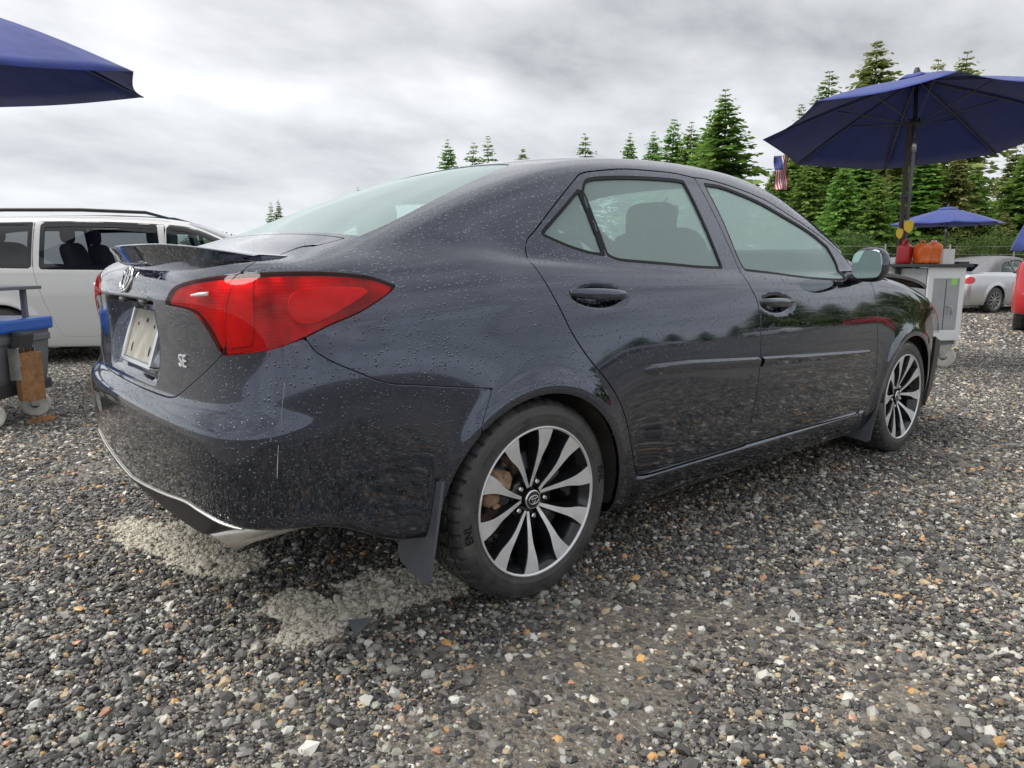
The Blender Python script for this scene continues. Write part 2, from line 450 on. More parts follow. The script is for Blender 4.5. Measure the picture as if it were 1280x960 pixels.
def F_car(x, y, z):
    Y = np.abs(y)
    flare = 0
    for wx, hgt in ((0,1.0),(2.7,1.0)):
        d = np.sqrt((x-wx)**2+(z-.312)**2)
        flare = flare+(.012*np.exp(-((d-.352)/.042)**2)+.010*np.exp(-((d-.34)/.13)**2))*sstep(.12,.25,z)
    haunch = .0*np.exp(-((z-.93)/.11)**2)*sstep(.25,-.25,x)*sstep(-.95,-.4,x)
    crease = .011*sstep(.302,.286,z)*sstep(.42,.50,x)*sstep(2.26,2.18,x)           # sill ledge under the doors
    for hx, hz in ((.268,.922),(1.318,.862)):                              # door handle dishes
        crease = crease-.017*np.clip(1-((x-hx)/.14)**2-((z-hz+.05*(x-hx))/.045)**2, 0, 1)**1.5
    ys = S_plan(x)+S_sect(z)+flare+haunch+crease
    side = Y-ys
    xr = S_rear(z)+.055*Y*Y+.10*Y**4
    rec = sstep(.30,.215,Y)*sstep(.925,.905,z)*sstep(.685,.72,z)*(.022+.052*sstep(.70,.91,z))      # number plate recess
    rear = (xr+rec-x)
    low = smax(side, rear, .24)
    front = x-(S_front(z)-.16*Y*Y-.25*Y**4)
    low = smax(low, front, .25)
    deck = z-(S_deck(x)-.045*Y*Y-.03*Y**4)
    low = smax(low, deck, .11)
    low = smax(low, S_bot(x)+.075*sstep(.50,.70,Y)*sstep(-.42,-.72,x)-z, .035)
    zr = S_roof(x); sl = (S_roof(x+.01)-S_roof(x-.01))/.02
    gs = (Y-(S_gz(z)+S_gx(x)))*.92
    gr = (z-(zr-.075*Y*Y-.12*Y**4))/np.sqrt(1+sl*sl)
    g = smax(gs, gr, .085)
    g = smax(g, .965-z, .02)
    kk = .015+.13*sstep(.12,-.25,x)*sstep(-.82,-.5,x)+.04*sstep(2.2,2.5,x)
    return smin(low, g, kk)
# ------------------------------------------------------------------ gravel lot
rng = np.random.default_rng(7)
def hash_noise(x, y, s, seed=0):
    """smooth value noise"""
    x = np.asarray(x)*s+31.7+seed; y = np.asarray(y)*s+17.3-seed
    i, j = np.floor(x), np.floor(y); u, v = x-i, y-j; u = u*u*(3-2*u); v = v*v*(3-2*v)
    h = lambda a, b: np.modf(np.abs(np.sin(a*127.1+b*311.7+seed*13.7)*43758.5453))[0]
    return (h(i,j)*(1-u)+h(i+1,j)*u)*(1-v)+(h(i,j+1)*(1-u)+h(i+1,j+1)*u)*v
def lot_z(x, y):
    """the lot falls away a hand's breadth around the spot where the sedan stands"""
    d = np.sqrt((np.asarray(x)-1.3)**2*.5+np.asarray(y)**2)
    return -.13*sstep(3.2, 8.0, d)
def packed(x, y):
    n = .6*hash_noise(x, y, 1.1, 3)+.3*hash_noise(x, y, 2.9, 5)+.1*hash_noise(x, y, 7, 9)
    t = np.exp(-((np.asarray(y)+1.35-.12*np.asarray(x))/.22)**2)*np.exp(-((np.asarray(x)+.35)/.75)**2)*.28     # wheel-packed track
    return n+t
PATCH = [(-.20,-.62,.16,.07,0),(-.42,-.53,.30,.13,.15),(-.30,-.47,.20,.10,-.1),(-.60,-.43,.12,.10,0),(-.70,.28,.14,.30,-.12),(-.62,-.02,.10,.11,.2),(-.80,.55,.10,.2,0)]
def gravel_mat(name, stones):
    m = NT(name); p = m.pos(); sx = m.n('SeparateXYZ', i={0: p}); X, Y = sx.outputs[0], sx.outputs[1]
    wob = m.noise(5.5, 6, .68, p)
    msk = None
    for cx, cy, rx, ry, sh in PATCH:
        dx = m.math('DIVIDE', m.math('SUBTRACT', X, cx), rx); dy = m.math('DIVIDE', m.math('SUBTRACT', m.math('MULTIPLY_ADD', m.math('SUBTRACT', X, cx), -sh, Y), cy), ry)
        d = m.math('SQRT', m.math('ADD', m.math('MULTIPLY', dx, dx), m.math('MULTIPLY', dy, dy)))
        msk = d if msk is None else m.math('MINIMUM', msk, d)
    msk = m.math('ADD', msk, m.math('MULTIPLY_ADD', wob, 2.6, -1.3))
    patch = m.ramp(msk, [(.90,(1,1,1)),(1.02,(0,0,0))])
    if stones:
        a = m.n('Attribute', attribute_name='stone_colour')
        col = a.outputs['Color']
        spk = m.noise(420, 2, .6, p)
        col = m.mix(.35, col, m.mix(spk, (.3,.3,.3), (1.6,1.6,1.55)), 'MULTIPLY')
    else:
        v = m.n('TexVoronoi', i={'Scale': 62, 'Randomness': 1.0, 'Vector': p}); s = m.n('SeparateColor'); m.set(s, 0, v.outputs['Color'])
        cells = m.ramp(s.outputs[0], [(0,(.035,.034,.032)),(.40,(.07,.067,.064)),(.62,(.13,.124,.115)),(.78,(.20,.19,.17)),(.88,(.22,.18,.13)),(.95,(.30,.29,.26)),(1,(.42,.40,.36))])
        soil = m.ramp(m.noise(40, 5, .65, p), [(.3,(.11,.099,.084)),(.7,(.27,.24,.20))])
        dist = m.n('VectorMath', operation='DISTANCE'); m.set(dist, 0, p); m.set(dist, 1, (1.3,-.5,0))
        far = m.ramp(m.math('DIVIDE', dist.outputs['Value'], 20.0), [(.22,(0,0,0)),(.42,(1,1,1))])
        col = m.mix(far, soil, cells)
        band = m.ramp(m.noise(.55, 4, .6, p), [(.40,(.72,.72,.72)),(.65,(1.25,1.22,1.18))])
        col = m.mix(far, col, m.mix(1.0, col, band, 'MULTIPLY'))
        m.b(Normal=m.bump(m.math('ADD', v.outputs['Distance'], m.noise(90, 3, .6, p)), .8, .012))
    broad = m.ramp(m.noise(1.3, 4, .6, p), [(.35,(.82,.82,.82)),(.68,(1.22,1.18,1.12))])
    col = m.mix(1.0, col, broad, 'MULTIPLY')
    pale = m.ramp(m.noise(160, 3, .6, p), [(.25,(.46,.43,.36)),(.75,(.80,.76,.65))])
    col = m.mix(patch, col, pale)
    m.b(Base_Color=col, Roughness=m.mix(patch, m.ramp(m.noise(3.1, 3, .5, p), [(.35,(.28,)*3),(.65,(.55,)*3)]), (.9,.9,.9)))
    return m.mat
def axis(lo, hi, st, far):
    a = list(np.arange(lo, hi+1e-6, st)); d = st
    while a[-1] < far: d *= 1.18; a.append(a[-1]+d)
    d = st
    while a[0] > -far: d *= 1.18; a.insert(0, a[0]-d)
    return np.array(a)
gx, gy = axis(-2.2, 6.0, .05, 1400), axis(-2.6, 3.4, .05, 1400)
X, Y = np.meshgrid(gx, gy, indexing='ij')
near = np.exp(-((X-1.5)/6)**4-(Y/5)**4)
Z = lot_z(X, Y)-.0045+near*(.050*np.clip(packed(X, Y)-.56, -.3, .2)+.004*hash_noise(X, Y, 9, 2)-.002)
n0, n1 = X.shape; I = np.arange(n0*n1).reshape(n0, n1)
Q = np.stack([I[:-1,:-1], I[1:,:-1], I[1:,1:], I[:-1,1:]], -1).reshape(-1, 4)
tag(link('ground', new_mesh('ground', np.stack([X, Y, Z], -1).reshape(-1, 3), Q, mats=[gravel_mat('wet_gravel_ground', False)])), kind='structure')
# loose stones near the camera: a few tiles of real stones, instanced side by side
M_stone = gravel_mat('wet_gravel_stones', True)
def ico():
    t = (1+5**.5)/2; v = np.array([(-1,t,0),(1,t,0),(-1,-t,0),(1,-t,0),(0,-1,t),(0,1,t),(0,-1,-t),(0,1,-t),(t,0,-1),(t,0,1),(-t,0,-1),(-t,0,1)], float)
    f = np.array([(0,11,5),(0,5,1),(0,1,7),(0,7,10),(0,10,11),(1,5,9),(5,11,4),(11,10,2),(10,7,6),(7,1,8),(3,9,4),(3,4,2),(3,2,6),(3,6,8),(3,8,9),(4,9,5),(2,4,11),(6,2,10),(8,6,7),(9,8,1)])
    return v/np.linalg.norm(v[0]), f
PAL = np.array([(.030,.029,.029),(.050,.049,.048),(.075,.073,.070),(.115,.112,.105),(.165,.158,.145),(.24,.19,.125),(.36,.215,.085),(.22,.235,.20),(.30,.30,.285),(.42,.40,.36),(.30,.17,.11)])
PW = np.array([.20,.21,.17,.15,.10,.055,.009,.035,.045,.022,.008])
TILE = .6
def stone_tile(seed, n):
    g = np.random.default_rng(seed); iv, fi = ico()
    r = np.clip(np.exp(g.normal(math.log(.0046), .48, n)), .0020, .019)
    xy = g.uniform(-TILE/2, TILE/2, (n, 2))
    sc = np.stack([g.uniform(.85,1.5,n), g.uniform(.75,1.1,n), g.uniform(.45,.85,n)], 1)*r[:,None]
    V = iv[None]*(1+g.normal(0, .13, (n,12,1)))*sc[:,None,:]
    a = g.uniform(0, 2*np.pi, n); tx = g.normal(0, .35, n); ty = g.normal(0, .35, n)
    def rot(V, a, i, j):
        c, s = np.cos(a)[:,None], np.sin(a)[:,None]; p, q = V[:,:,i].copy(), V[:,:,j].copy(); V[:,:,i] = p*c-q*s; V[:,:,j] = p*s+q*c
    rot(V, tx, 1, 2); rot(V, ty, 0, 2); rot(V, a, 0, 1)
    z = -.004+np.abs(g.normal(0, .0035, n))+sc[:,2]*.35
    V[:,:,:2] += xy[:,None,:]; V[:,:,2] += z[:,None]
    F = (fi[None]+np.arange(n)[:,None,None]*12).reshape(-1, 3)
    col = 1.75*PAL[g.choice(len(PAL), n, p=PW/PW.sum())]*g.uniform(.7, 1.35, (n,1))
    me = new_mesh('stone_tile', V.reshape(-1, 3), F, mats=[M_stone], smooth=False)
    at = me.color_attributes.new('stone_colour', 'FLOAT_COLOR', 'POINT')
    at.data.foreach_set('color', np.repeat(np.c_[col, np.ones(n)], 12, 0).astype(np.float32).ravel()); return me
tiles = bpy.data.collections.new('stone_tiles')
for k in range(5): tiles.objects.link(bpy.data.objects.new('stone_tile', stone_tile(11+k, 8600)))
pts = []; scl = []
fwd = np.array([math.cos(YAW), math.sin(YAW)]); rgt = np.array([math.sin(YAW), -math.cos(YAW)])
for st, a0, a1 in ((1, -1.2, 9.0), (2, 9.0, 22.0), (4, 22.0, 48.0)):
    T = TILE*st; n = int(70/T)
    for i in range(-n, n):
        for j in range(-n, n):
            c = np.array([i*T, j*T]); d = c-np.array(CAM_P[:2]); a = d@fwd; b = d@rgt
            if a0-.4*T < a < a1+.4*T and abs(b) < a*.80+2.0: pts.append((c[0], c[1], float(lot_z(c[0], c[1]))-.003*(st-1))); scl.append(st)
gm = bpy.data.meshes.new('gravel'); gm.from_pydata(pts, [], [])
at = gm.attributes.new('spin', 'FLOAT_VECTOR', 'POINT'); at.data.foreach_set('vector', np.array([(0,0,math.pi/2*random.Random(k).randrange(4)) for k in range(len(pts))], np.float32).ravel())
at = gm.attributes.new('pick', 'INT', 'POINT'); at.data.foreach_set('value', np.array([random.Random(k*7+1).randrange(5) for k in range(len(pts))], np.int32))
at = gm.attributes.new('size', 'FLOAT', 'POINT'); at.data.foreach_set('value', np.array(scl, np.float32))
gravel = tag(link('gravel', gm), 'loose wet grey and tan gravel stones covering the lot', 'gravel', kind='stuff')
ng = bpy.data.node_groups.new('scatter_stones', 'GeometryNodeTree')
ng.interface.new_socket('Geometry', in_out='INPUT', socket_type='NodeSocketGeometry'); ng.interface.new_socket('Geometry', in_out='OUTPUT', socket_type='NodeSocketGeometry')
gi, go = ng.nodes.new('NodeGroupInput'), ng.nodes.new('NodeGroupOutput')
ci = ng.nodes.new('GeometryNodeCollectionInfo'); ci.inputs['Collection'].default_value = tiles; ci.inputs['Separate Children'].default_value = True; ci.inputs['Reset Children'].default_value = True
ip = ng.nodes.new('GeometryNodeInstanceOnPoints'); ip.inputs['Pick Instance'].default_value = True
a1 = ng.nodes.new('GeometryNodeInputNamedAttribute'); a1.data_type = 'FLOAT_VECTOR'; a1.inputs[0].default_value = 'spin'
a2 = ng.nodes.new('GeometryNodeInputNamedAttribute'); a2.data_type = 'INT'; a2.inputs[0].default_value = 'pick'
a3 = ng.nodes.new('GeometryNodeInputNamedAttribute'); a3.data_type = 'FLOAT'; a3.inputs[0].default_value = 'size'
L = ng.links
L.new(a3.outputs[0], ip.inputs['Scale'])
L.new(gi.outputs[0], ip.inputs['Points']); L.new(ci.outputs[0], ip.inputs['Instance']); L.new(a1.outputs[0], ip.inputs['Rotation']); L.new(a2.outputs[0], ip.inputs['Instance Index']); L.new(ip.outputs[0], go.inputs[0])
gravel.modifiers.new('scatter', 'NODES').node_group = ng
# ------------------------------------------------------------------ the dark sedan
M_paint = paint('black_pearl_paint', (.060,.070,.098), 1.0, .07, True, 1.0, 1.5)
M_gloss_black = plain('gloss_black_plastic', (.012,.012,.014), .12, 0, .6)
M_satin = plain('black_satin_plastic', (.025,.026,.028), .42, 0, 0, .15, 8)
M_flap = plain('slate_mud_flap', (.10,.108,.125), .45, 0, 0, .2, 9)
M_rubber = plain('black_rubber', (.010,.010,.011), .5, 0, 0, .2, 10, spec=.25)
M_liner = plain('wheel_arch_liner', (.075,.066,.058), .8, 0, 0, .5, 9, .5, 70)
M_chrome = plain('chrome_trim', (.78,.79,.80), .08, 1.0)
M_steel = plain('brushed_steel', (.80,.78,.72), .30, .75, 0, .12, 14)
M_mirror = plain('mirror_glass', (.80,.86,.86), .02, 1.0)
M_beige = plain('weathered_plate_backing', (.40,.385,.33), .55, 0, 0, .35, 18)
M_white_plastic = plain('pale_plastic', (.75,.75,.74), .35)
M_cloth_dark = plain('charcoal_seat_cloth', (.035,.037,.040), .9, 0, 0, .25, 20)
M_cloth_grey = plain('grey_cabin_trim', (.16,.165,.17), .85, 0, 0, .15, 12)
def glass_mat(name, tint, wet=True, gloss=1.0, fog=.0):
    m = NT(name); t = m.t; t.nodes.remove(m.bsdf)
    tr = m.n('BsdfTransparent', i={'Color': (*tint, 1)}); gl = m.n('BsdfGlossy', i={'Roughness': .015, 'Color': (1,1,1,1)})
    fr = m.n('LayerWeight', i={'Blend': .5}); bp = None
    lw = m.math('MULTIPLY_ADD', m.math('POWER', fr.outputs['Facing'], 5.0), .93, .07)
    sh = m.n('MixShader'); 
    m.set(sh, 0, m.math('MULTIPLY', lw, 1.1*gloss, clamp=True)); m.set(sh, 1, tr); m.set(sh, 2, gl)
    last = sh
    if wet:
        o = m.obj(); h = m.math('ADD', drops(m, o, 130, .5, .45), m.math('MULTIPLY', drops(m, m.n('Mapping', i={'Vector': o, 'Location': (2.1,.7,1.4)}).outputs[0], 260, .45, .45), .4))
        bp = m.bump(h, .9, .0010); m.set(gl, 'Normal', bp); m.set(fr, 'Normal', bp)
        d1 = m.n('BsdfDiffuse', i={'Color': (.70,.93,.90,1)}); d2 = m.n('BsdfTranslucent', i={'Color': (.70,.93,.90,1)}); df = m.n('MixShader', i={0: .4}); m.set(df, 1, d1); m.set(df, 2, d2)
        s2 = m.n('MixShader'); m.set(s2, 0, m.math('MULTIPLY_ADD', h, .10, fog, clamp=True)); m.set(s2, 1, sh); m.set(s2, 2, df); last = s2
    t.links.new(last.outputs[0], m.out.inputs['Surface']); return m.mat
M_glass = glass_mat('wet_tinted_glass', (.80,.95,.93), True, 1.0, .45)
M_lens = glass_mat('red_lamp_lens', (.95,.045,.04), False, .35)
M_clear = glass_mat('clear_lamp_lens', (.9,.92,.93), False)
def lamp_inner():
    m = NT('red_lamp_housing'); o = m.obj()
    w = m.n('TexWave', wave_type='BANDS', bands_direction='Z', i={'Scale': 40, 'Distortion': .4}); m.set(w, 'Vector', o)
    w2 = m.n('TexWave', wave_type='BANDS', bands_direction='X', i={'Scale': 5.5, 'Distortion': 1.5, 'Detail': 1}); m.set(w2, 'Vector', o)
    n = m.noise(9, 2, .5, o)
    m.b(Base_Color=m.ramp(n, [(.36,(.20,.003,.004)),(.52,(.45,.008,.009)),(.66,(.70,.018,.018))]), Roughness=.38, Metallic=.1, Coat_Weight=.0, Normal=m.bump(w2.outputs[0], .5, .012, m.bump(w.outputs[0], .15, .003)))
    return m.mat
M_lamp_in = lamp_inner()

sedan = thing('parked_car', 'wet black four-door sedan with red tail lamps and rear lip spoiler on gravel', 'car')
BODY = surface_net(F_car, (-1.05,-1.0,.1), (3.8,.0205,1.52), .0105)
BODY = cut(BODY, lambda V: -V[:,1]-1e-5, None)
BODY[0][:,1] = np.minimum(BODY[0][:,1], 0)
uzp = lambda V: np.c_[V[:,0]+np.abs(V[:,1]), V[:,2]]
xzp = lambda V: V[:,[0,2]]
xyp = lambda V: np.c_[V[:,0], np.abs(V[:,1])]
def region(pts, pr, corner=(), n=5, extra=None, memo={}):
    poly = spline_poly(pts, n, True, corner); cache = {}
    def f(V):
        r = sd_poly(poly, pr(V))
        if extra is not None: r = np.minimum(r, extra(V))
        return r
    return f
sideY = lambda y0: (lambda V: (np.abs(V[:,1])-y0))
R = {}
R['rear_door'] = region([(.086,1.119),(.053,1.095),(.034,1.059),(.030,1.014),(.051,.958),(.089,.884),(.127,.812),(.19,.731),(.288,.635),(.343,.558),(.386,.47),(.42,.38),(.450,.318),(.50,.297),(.748,.296),(1.10,.297),(1.131,.30),(1.149,.345),(1.165,.44),(1.175,.61),(1.177,.75),(1.168,.866),(1.131,.935),(1.101,1.004),(1.087,1.061),(1.061,1.167),(1.034,1.263),(1.008,1.356),(.879,1.364),(.732,1.361),(.594,1.355),(.456,1.337),(.378,1.323),(.326,1.297),(.201,1.208)], xzp, (16,27), extra=sideY(.4))
R['front_door'] = region([(1.131,.30),(1.647,.297),(2.05,.291),(2.14,.294),(2.215,.325),(2.265,.40),(2.281,.509),(2.263,.692),(2.255,.83),(2.223,.947),(2.19,1.0),(2.10,1.066),(1.994,1.118),(1.822,1.184),(1.664,1.237),(1.48,1.299),(1.271,1.337),(1.094,1.356),(1.008,1.356),(1.034,1.263),(1.061,1.167),(1.087,1.061),(1.101,1.004),(1.131,.935),(1.168,.866),(1.177,.75),(1.175,.61),(1.165,.44),(1.149,.345)], xzp, (0,18), extra=sideY(.4))
LAMP = [(-.502,.917),(-.45,.955),(-.40,.968),(-.324,.979),(-.22,.988),(-.114,.995),(-.025,.999),(.092,1.001),(.174,.999),(.251,.993),(.306,.983),(.363,.965),(.325,.938),(.26,.905),(.18,.878),(.112,.852),(.051,.835),(-.014,.823),(-.092,.815),(-.174,.807),(-.201,.83),(-.233,.863),(-.278,.893),(-.317,.906),(-.38,.913)]
R['lamp'] = region(LAMP, uzp, (0,11,19), extra=lambda V: -.2-V[:,0])
SPL = np.array([(.80,-.175),(.871,-.167),(.934,-.152),(.973,-.140),(.995,-.114),(1.06,-.05)])
split = lambda V: (V[:,0]+np.abs(V[:,1]))-np.interp(V[:,2], SPL[:,0], SPL[:,1])
_tr = region([(-.05,1.06),(-.114,.995),(-.140,.973),(-.152,.934),(-.167,.871),(-.174,.807),(-.252,.767),(-.365,.717),(-.435,.687),(-.49,.673),(-.59,.669),(-.9,.667),(-1.3,.667),(-1.3,1.4),(.6,1.4),(.6,1.075),(.1,1.07)], uzp, (5,12,13,14), 4)
R['trunk_lid'] = lambda V: np.minimum.reduce([_tr(V), -.505+.10*V[:,1]**2-V[:,0], (.575+.05*(V[:,0]+.7)-np.abs(V[:,1]))+np.clip(1.035-V[:,2], 0, 1)*8])
R['rear_glass'] = region([(-.475,-.4),(-.475,0),(-.468,.35),(-.44,.575),(-.405,.60),(-.14,.553),(.1,.50),(.215,.455),(.245,.41),(.262,.25),(.27,0),(.27,-.4)], xyp, (), extra=lambda V: V[:,2]-1.03)
R['windshield'] = region([(2.36,-.4),(2.36,0),(2.30,.40),(2.19,.67),(2.15,.69),(1.9,.655),(1.68,.59),(1.62,.56),(1.58,.5),(1.55,.3),(1.54,0),(1.54,-.4)], xyp, (), extra=lambda V: V[:,2]-.99)
R['bumper'] = region([(-1.4,.667),(-.9,.667),(-.59,.669),(-.49,.673),(-.435,.687),(-.365,.717),(-.252,.767),(-.174,.807),(-.092,.815),(-.014,.823),(.051,.835),(.112,.849),(.141,.817),(.199,.786),(.26,.761),(.313,.738),(.367,.723),(.43,.715),(.584,.694),(.685,.682),(.655,.60),(.62,.40),(.62,.0),(-1.4,0)], uzp, (0,7,11,19,20,22,23), 4)
R['insert'] = region([(-1.4,.368),(-.9,.368),(-.817,.375),(-.568,.40),(-.404,.415),(-.319,.412),(-.25,.405),(-.176,.393),(-.115,.380),(-.06,.34),(-.04,.25),(-1.4,.0)], uzp, (0,10,11), 4, extra=lambda V: -.55-V[:,0])
R['fender'] = region([(2.10,1.075),(2.19,1.0),(2.223,.947),(2.255,.83),(2.263,.692),(2.281,.509),(2.265,.40),(2.215,.325),(2.16,.296),(2.16,.0),(3.09,.0),(3.09,.55),(3.10,.62),(3.05,.72),(3.02,.78),(3.2,1.2),(2.3,1.2)], xzp, (0,8,9,10,14,15,16), 4, extra=lambda V: np.abs(V[:,1])-(.735-.05*(V[:,0]-2.4)))
R['hood'] = lambda V: np.minimum.reduce([V[:,0]-2.30+.35*V[:,1]**2, (.735-.05*(V[:,0]-2.4))-np.abs(V[:,1]), V[:,2]-.74, 3.50-.25*V[:,1]**2-V[:,0]])
R['headlight'] = region([(3.02,.775),(3.05,.72),(3.10,.66),(3.25,.625),(3.50,.60),(3.58,.62),(3.48,.72),(3.30,.79),(3.12,.815)], xzp, (), extra=sideY(.38))
GL = {}
GL['quarter'] = region([(.121,1.114),(.323,1.254),(.35,1.056),(.285,1.064),(.207,1.083)], xzp, (0,1,2), extra=sideY(.4))
GL['rear'] = region([(.350,1.262),(.376,1.290),(.431,1.304),(.567,1.318),(.705,1.326),(.853,1.331),(.920,1.329),(.936,1.266),(.954,1.182),(.971,1.097),(.985,1.013),(.837,1.017),(.666,1.027),(.509,1.035),(.42,1.041),(.375,1.054)], xzp, (0,6,10,15), extra=sideY(.4))
GL['front'] = region([(1.064,1.330),(1.192,1.324),(1.418,1.281),(1.603,1.226),(1.81,1.161),(1.947,1.101),(1.99,1.03),(1.985,.967),(1.924,.957),(1.646,.968),(1.356,.990),(1.147,1.004),(1.125,1.047),(1.099,1.191),(1.069,1.309)], xzp, (0,5,7,11), extra=sideY(.4))
def arch(V):
    r = np.full(len(V), .5)
    for wx in (0, 2.7):
        dx = V[:,0]-wx; dx = np.where(dx < 0, dx*(.925 if wx == 0 else 1.0), dx)          # the rear opening reaches further back
        d = np.sqrt(dx**2+(V[:,2]-.305)**2)-.343
        d = np.where(V[:,2] < .305, np.abs(dx)-.343, d)
        r = np.minimum(r, np.where(np.abs(V[:,1]) > .45, d, .5))
    return r
GAP = .0032
mesh0 = lambda V: np.abs(V[:,1]) < 1e-4
glass_any = lambda V: np.maximum.reduce([g(V) for g in GL.values()])
def panel(name, phi, mat, parent, depth=.014, rad=.0018, offset=0, centre=False, side='both', flg=True, label=None):
    m = cut(BODY, phi, F_car)
    if offset: m = (m[0]+m[1]*offset, m[1], m[2])
    if flg: m = flange(m, depth, rad, mesh0 if centre else None)
    out = []
    if centre:
        m = joined(m, mirrored(m)); out.append(link(name, new_mesh(name, *[m[0], m[2], m[1]], mats=[mat]), parent))
    else:
        for q in ((m, mirrored(m)) if side == 'both' else (m,)):
            out.append(link(name, new_mesh(name, q[0], q[2], q[1], mats=[mat]), parent))
    if label:
        for o in out: o['label'] = label
    return out
mn = lambda *f: (lambda V: np.minimum.reduce([g(V) for g in f]))
neg = lambda f, d=0: (lambda V: -f(V)-d)
off = lambda f, d: (lambda V: f(V)+d)
TRIM = .011
shell_phi = mn(*[neg(R[k], GAP) for k in ('rear_door','front_door','lamp','trunk_lid','bumper','insert','fender','hood','headlight')], neg(R['rear_glass'], .004), neg(R['windshield'], .004), arch,
               lambda V: np.maximum(3.0-V[:,0], -1))
panel('body_shell', shell_phi, M_paint, sedan, .016, centre=True)
doors = {}
doors['rear'] = panel('rear_door', mn(off(R['rear_door'], -GAP), neg(GL['rear'], TRIM), neg(GL['quarter'], TRIM), arch), M_paint, sedan, .02)
doors['front'] = panel('front_door', mn(off(R['front_door'], -GAP), neg(GL['front'], TRIM)), M_paint, sedan, .02)
for k, par, nm in (('quarter','rear','quarter_glass'),('rear','rear','window_glass'),('front','front','window_glass')):
    for nm2, ph, mat, ofs, fl in ((nm, off(GL[k], .006), M_glass, -.007, False), ('window_trim', mn(off(GL[k], TRIM+.001), neg(GL[k], 0)), M_rubber, -.0015, True)):
        m = cut(BODY, ph, F_car); m = (m[0]+m[1]*ofs, m[1], m[2])
        if fl: m = flange(m, .010, .0015)
        for q, p in zip((m, mirrored(m)), doors[par]): link(nm2, new_mesh(nm2, q[0], q[2], q[1], mats=[mat]), p)
panel('fender', mn(off(R['fender'], -GAP), neg(R['headlight'], GAP), arch), M_paint, sedan, .03)
trunk = panel('trunk_lid', mn(off(R['trunk_lid'], -GAP), neg(R['lamp'], GAP), neg(R['rear_glass'], .004)), M_paint, sedan, .02, centre=True)[0]
panel('rear_bumper', mn(off(R['bumper'], -GAP*.6), neg(R['lamp'], GAP*.6), neg(R['insert'], .002), arch), M_paint, sedan, .022, .003, centre=True)
panel('bumper_insert', off(R['insert'], -.001), M_satin, sedan, .03, offset=-.010, centre=True)
panel('rear_window', off(R['rear_glass'], 0), M_glass, sedan, offset=-.003, centre=True, flg=False)
panel('windshield', off(R['windshield'], 0), M_glass, sedan, offset=-.003, centre=True, flg=False)
hood = panel('hood', off(R['hood'], -GAP), M_paint, sedan, .02, centre=True)[0]
hood.location = (2.35,0,.98)       # sprung open and bent up along its front edge
for v in hood.data.vertices: v.co.x -= 2.35; v.co.z -= .98
hood.rotation_euler = (math.radians(1.0), math.radians(-8.2), 0)
_h = cut(BODY, off(R['hood'], -.02), F_car); _h = (_h[0]-_h[1]*.022-np.array([2.35,0,.98]), -_h[1], _h[2][:, ::-1]); _h = joined(_h, mirrored(_h))
link('hood_liner', new_mesh('hood_liner', _h[0], _h[2], _h[1], mats=[M_liner]), hood)
eb = MB(); eb.add(*superellipsoid((2.85,0,.62), (.50,.62,.17), .4, .35), 0, True); eb.build('engine_cover', M_satin, sedan)
fbump = panel('front_bumper', mn(lambda V: V[:,0]-3.10, neg(R['hood'], GAP), neg(R['headlight'], GAP), neg(R['fender'], GAP), arch), M_satin, sedan, .02, centre=True)[0]
fbump.location = (.05,-.015,-.03); fbump.rotation_euler = (math.radians(1.2), 0, math.radians(.6))
for o in panel('headlight', off(R['headlight'], -GAP), M_clear, sedan, offset=-.002, flg=False): pass
panel('headlight_housing', off(R['headlight'], -.001), M_chrome, sedan, .03, offset=-.05)
# tail lamps: outer lamp on the quarter panel, inner lamp on the trunk lid
def lamp_piece(name, phi, parents):
    lens = cut(BODY, phi, F_car); lens = (lens[0]+lens[1]*.003, lens[1], lens[2]); lens = flange(lens, .012, .003)
    inner = cut(BODY, off(phi, -.0015), F_car); inner = (inner[0]-inner[1]*.009, inner[1], inner[2]); inner = flange(inner, .03, .002)
    res = []
    for i, p in enumerate(parents):
        a, b = (lens, inner) if i == 0 else (mirrored(lens), mirrored(inner))
        h = link(name, new_mesh(name, b[0], b[2], b[1], mats=[M_lamp_in]), p)
        link('lens', new_mesh('lens', a[0], a[2], a[1], mats=[M_lens]), h) if p is sedan else link('lamp_lens', new_mesh('lens', a[0], a[2], a[1], mats=[M_lens]), p)
        res.append(h)
    return res
tl = lamp_piece('tail_lamp', mn(off(R['lamp'], -.001), off(split, -.0025)), (sedan, sedan))
lamp_piece('trunk_lamp', mn(off(R['lamp'], -.001), neg(split, .0025)), (trunk, trunk))
# light guides and reflectors seen through the lens
def on_body(pts, ofs):
    """3-D points on the body for (x, |y|, z) guesses"""
    P, N = project(F_car, np.array([(a, -abs(b), c) for a, b, c in pts], float), 8); return P+N*ofs, N
M_lamp_block = plain('bright_red_lamp_block', (.60,.013,.013), .38, .1, 0, .3, 14)
_blk = region([(.065,.935),(.08,.957),(.14,.966),(.235,.966),(.29,.960),(.25,.935),(.185,.902),(.13,.884),(.09,.888),(.07,.91)], uzp, (4,), 4, extra=lambda V: -.2-V[:,0])
_b2 = region([(-.135,.985),(-.06,.988),(-.05,.90),(-.06,.835),(-.15,.825),(-.14,.90)], uzp, (0,1,3,4), 4, extra=lambda V: -.2-V[:,0])
for nm, rg, dp in (('light_block', _blk, -.0045), ('light_block', _b2, -.0055)):
    q = cut(BODY, rg, F_car); q = flange((q[0]+q[1]*dp, q[1], q[2]), .008, .003)
    for h, w in zip(tl, (q, mirrored(q))): link(nm, new_mesh(nm, w[0], w[2], w[1], mats=[M_lamp_block]), h)
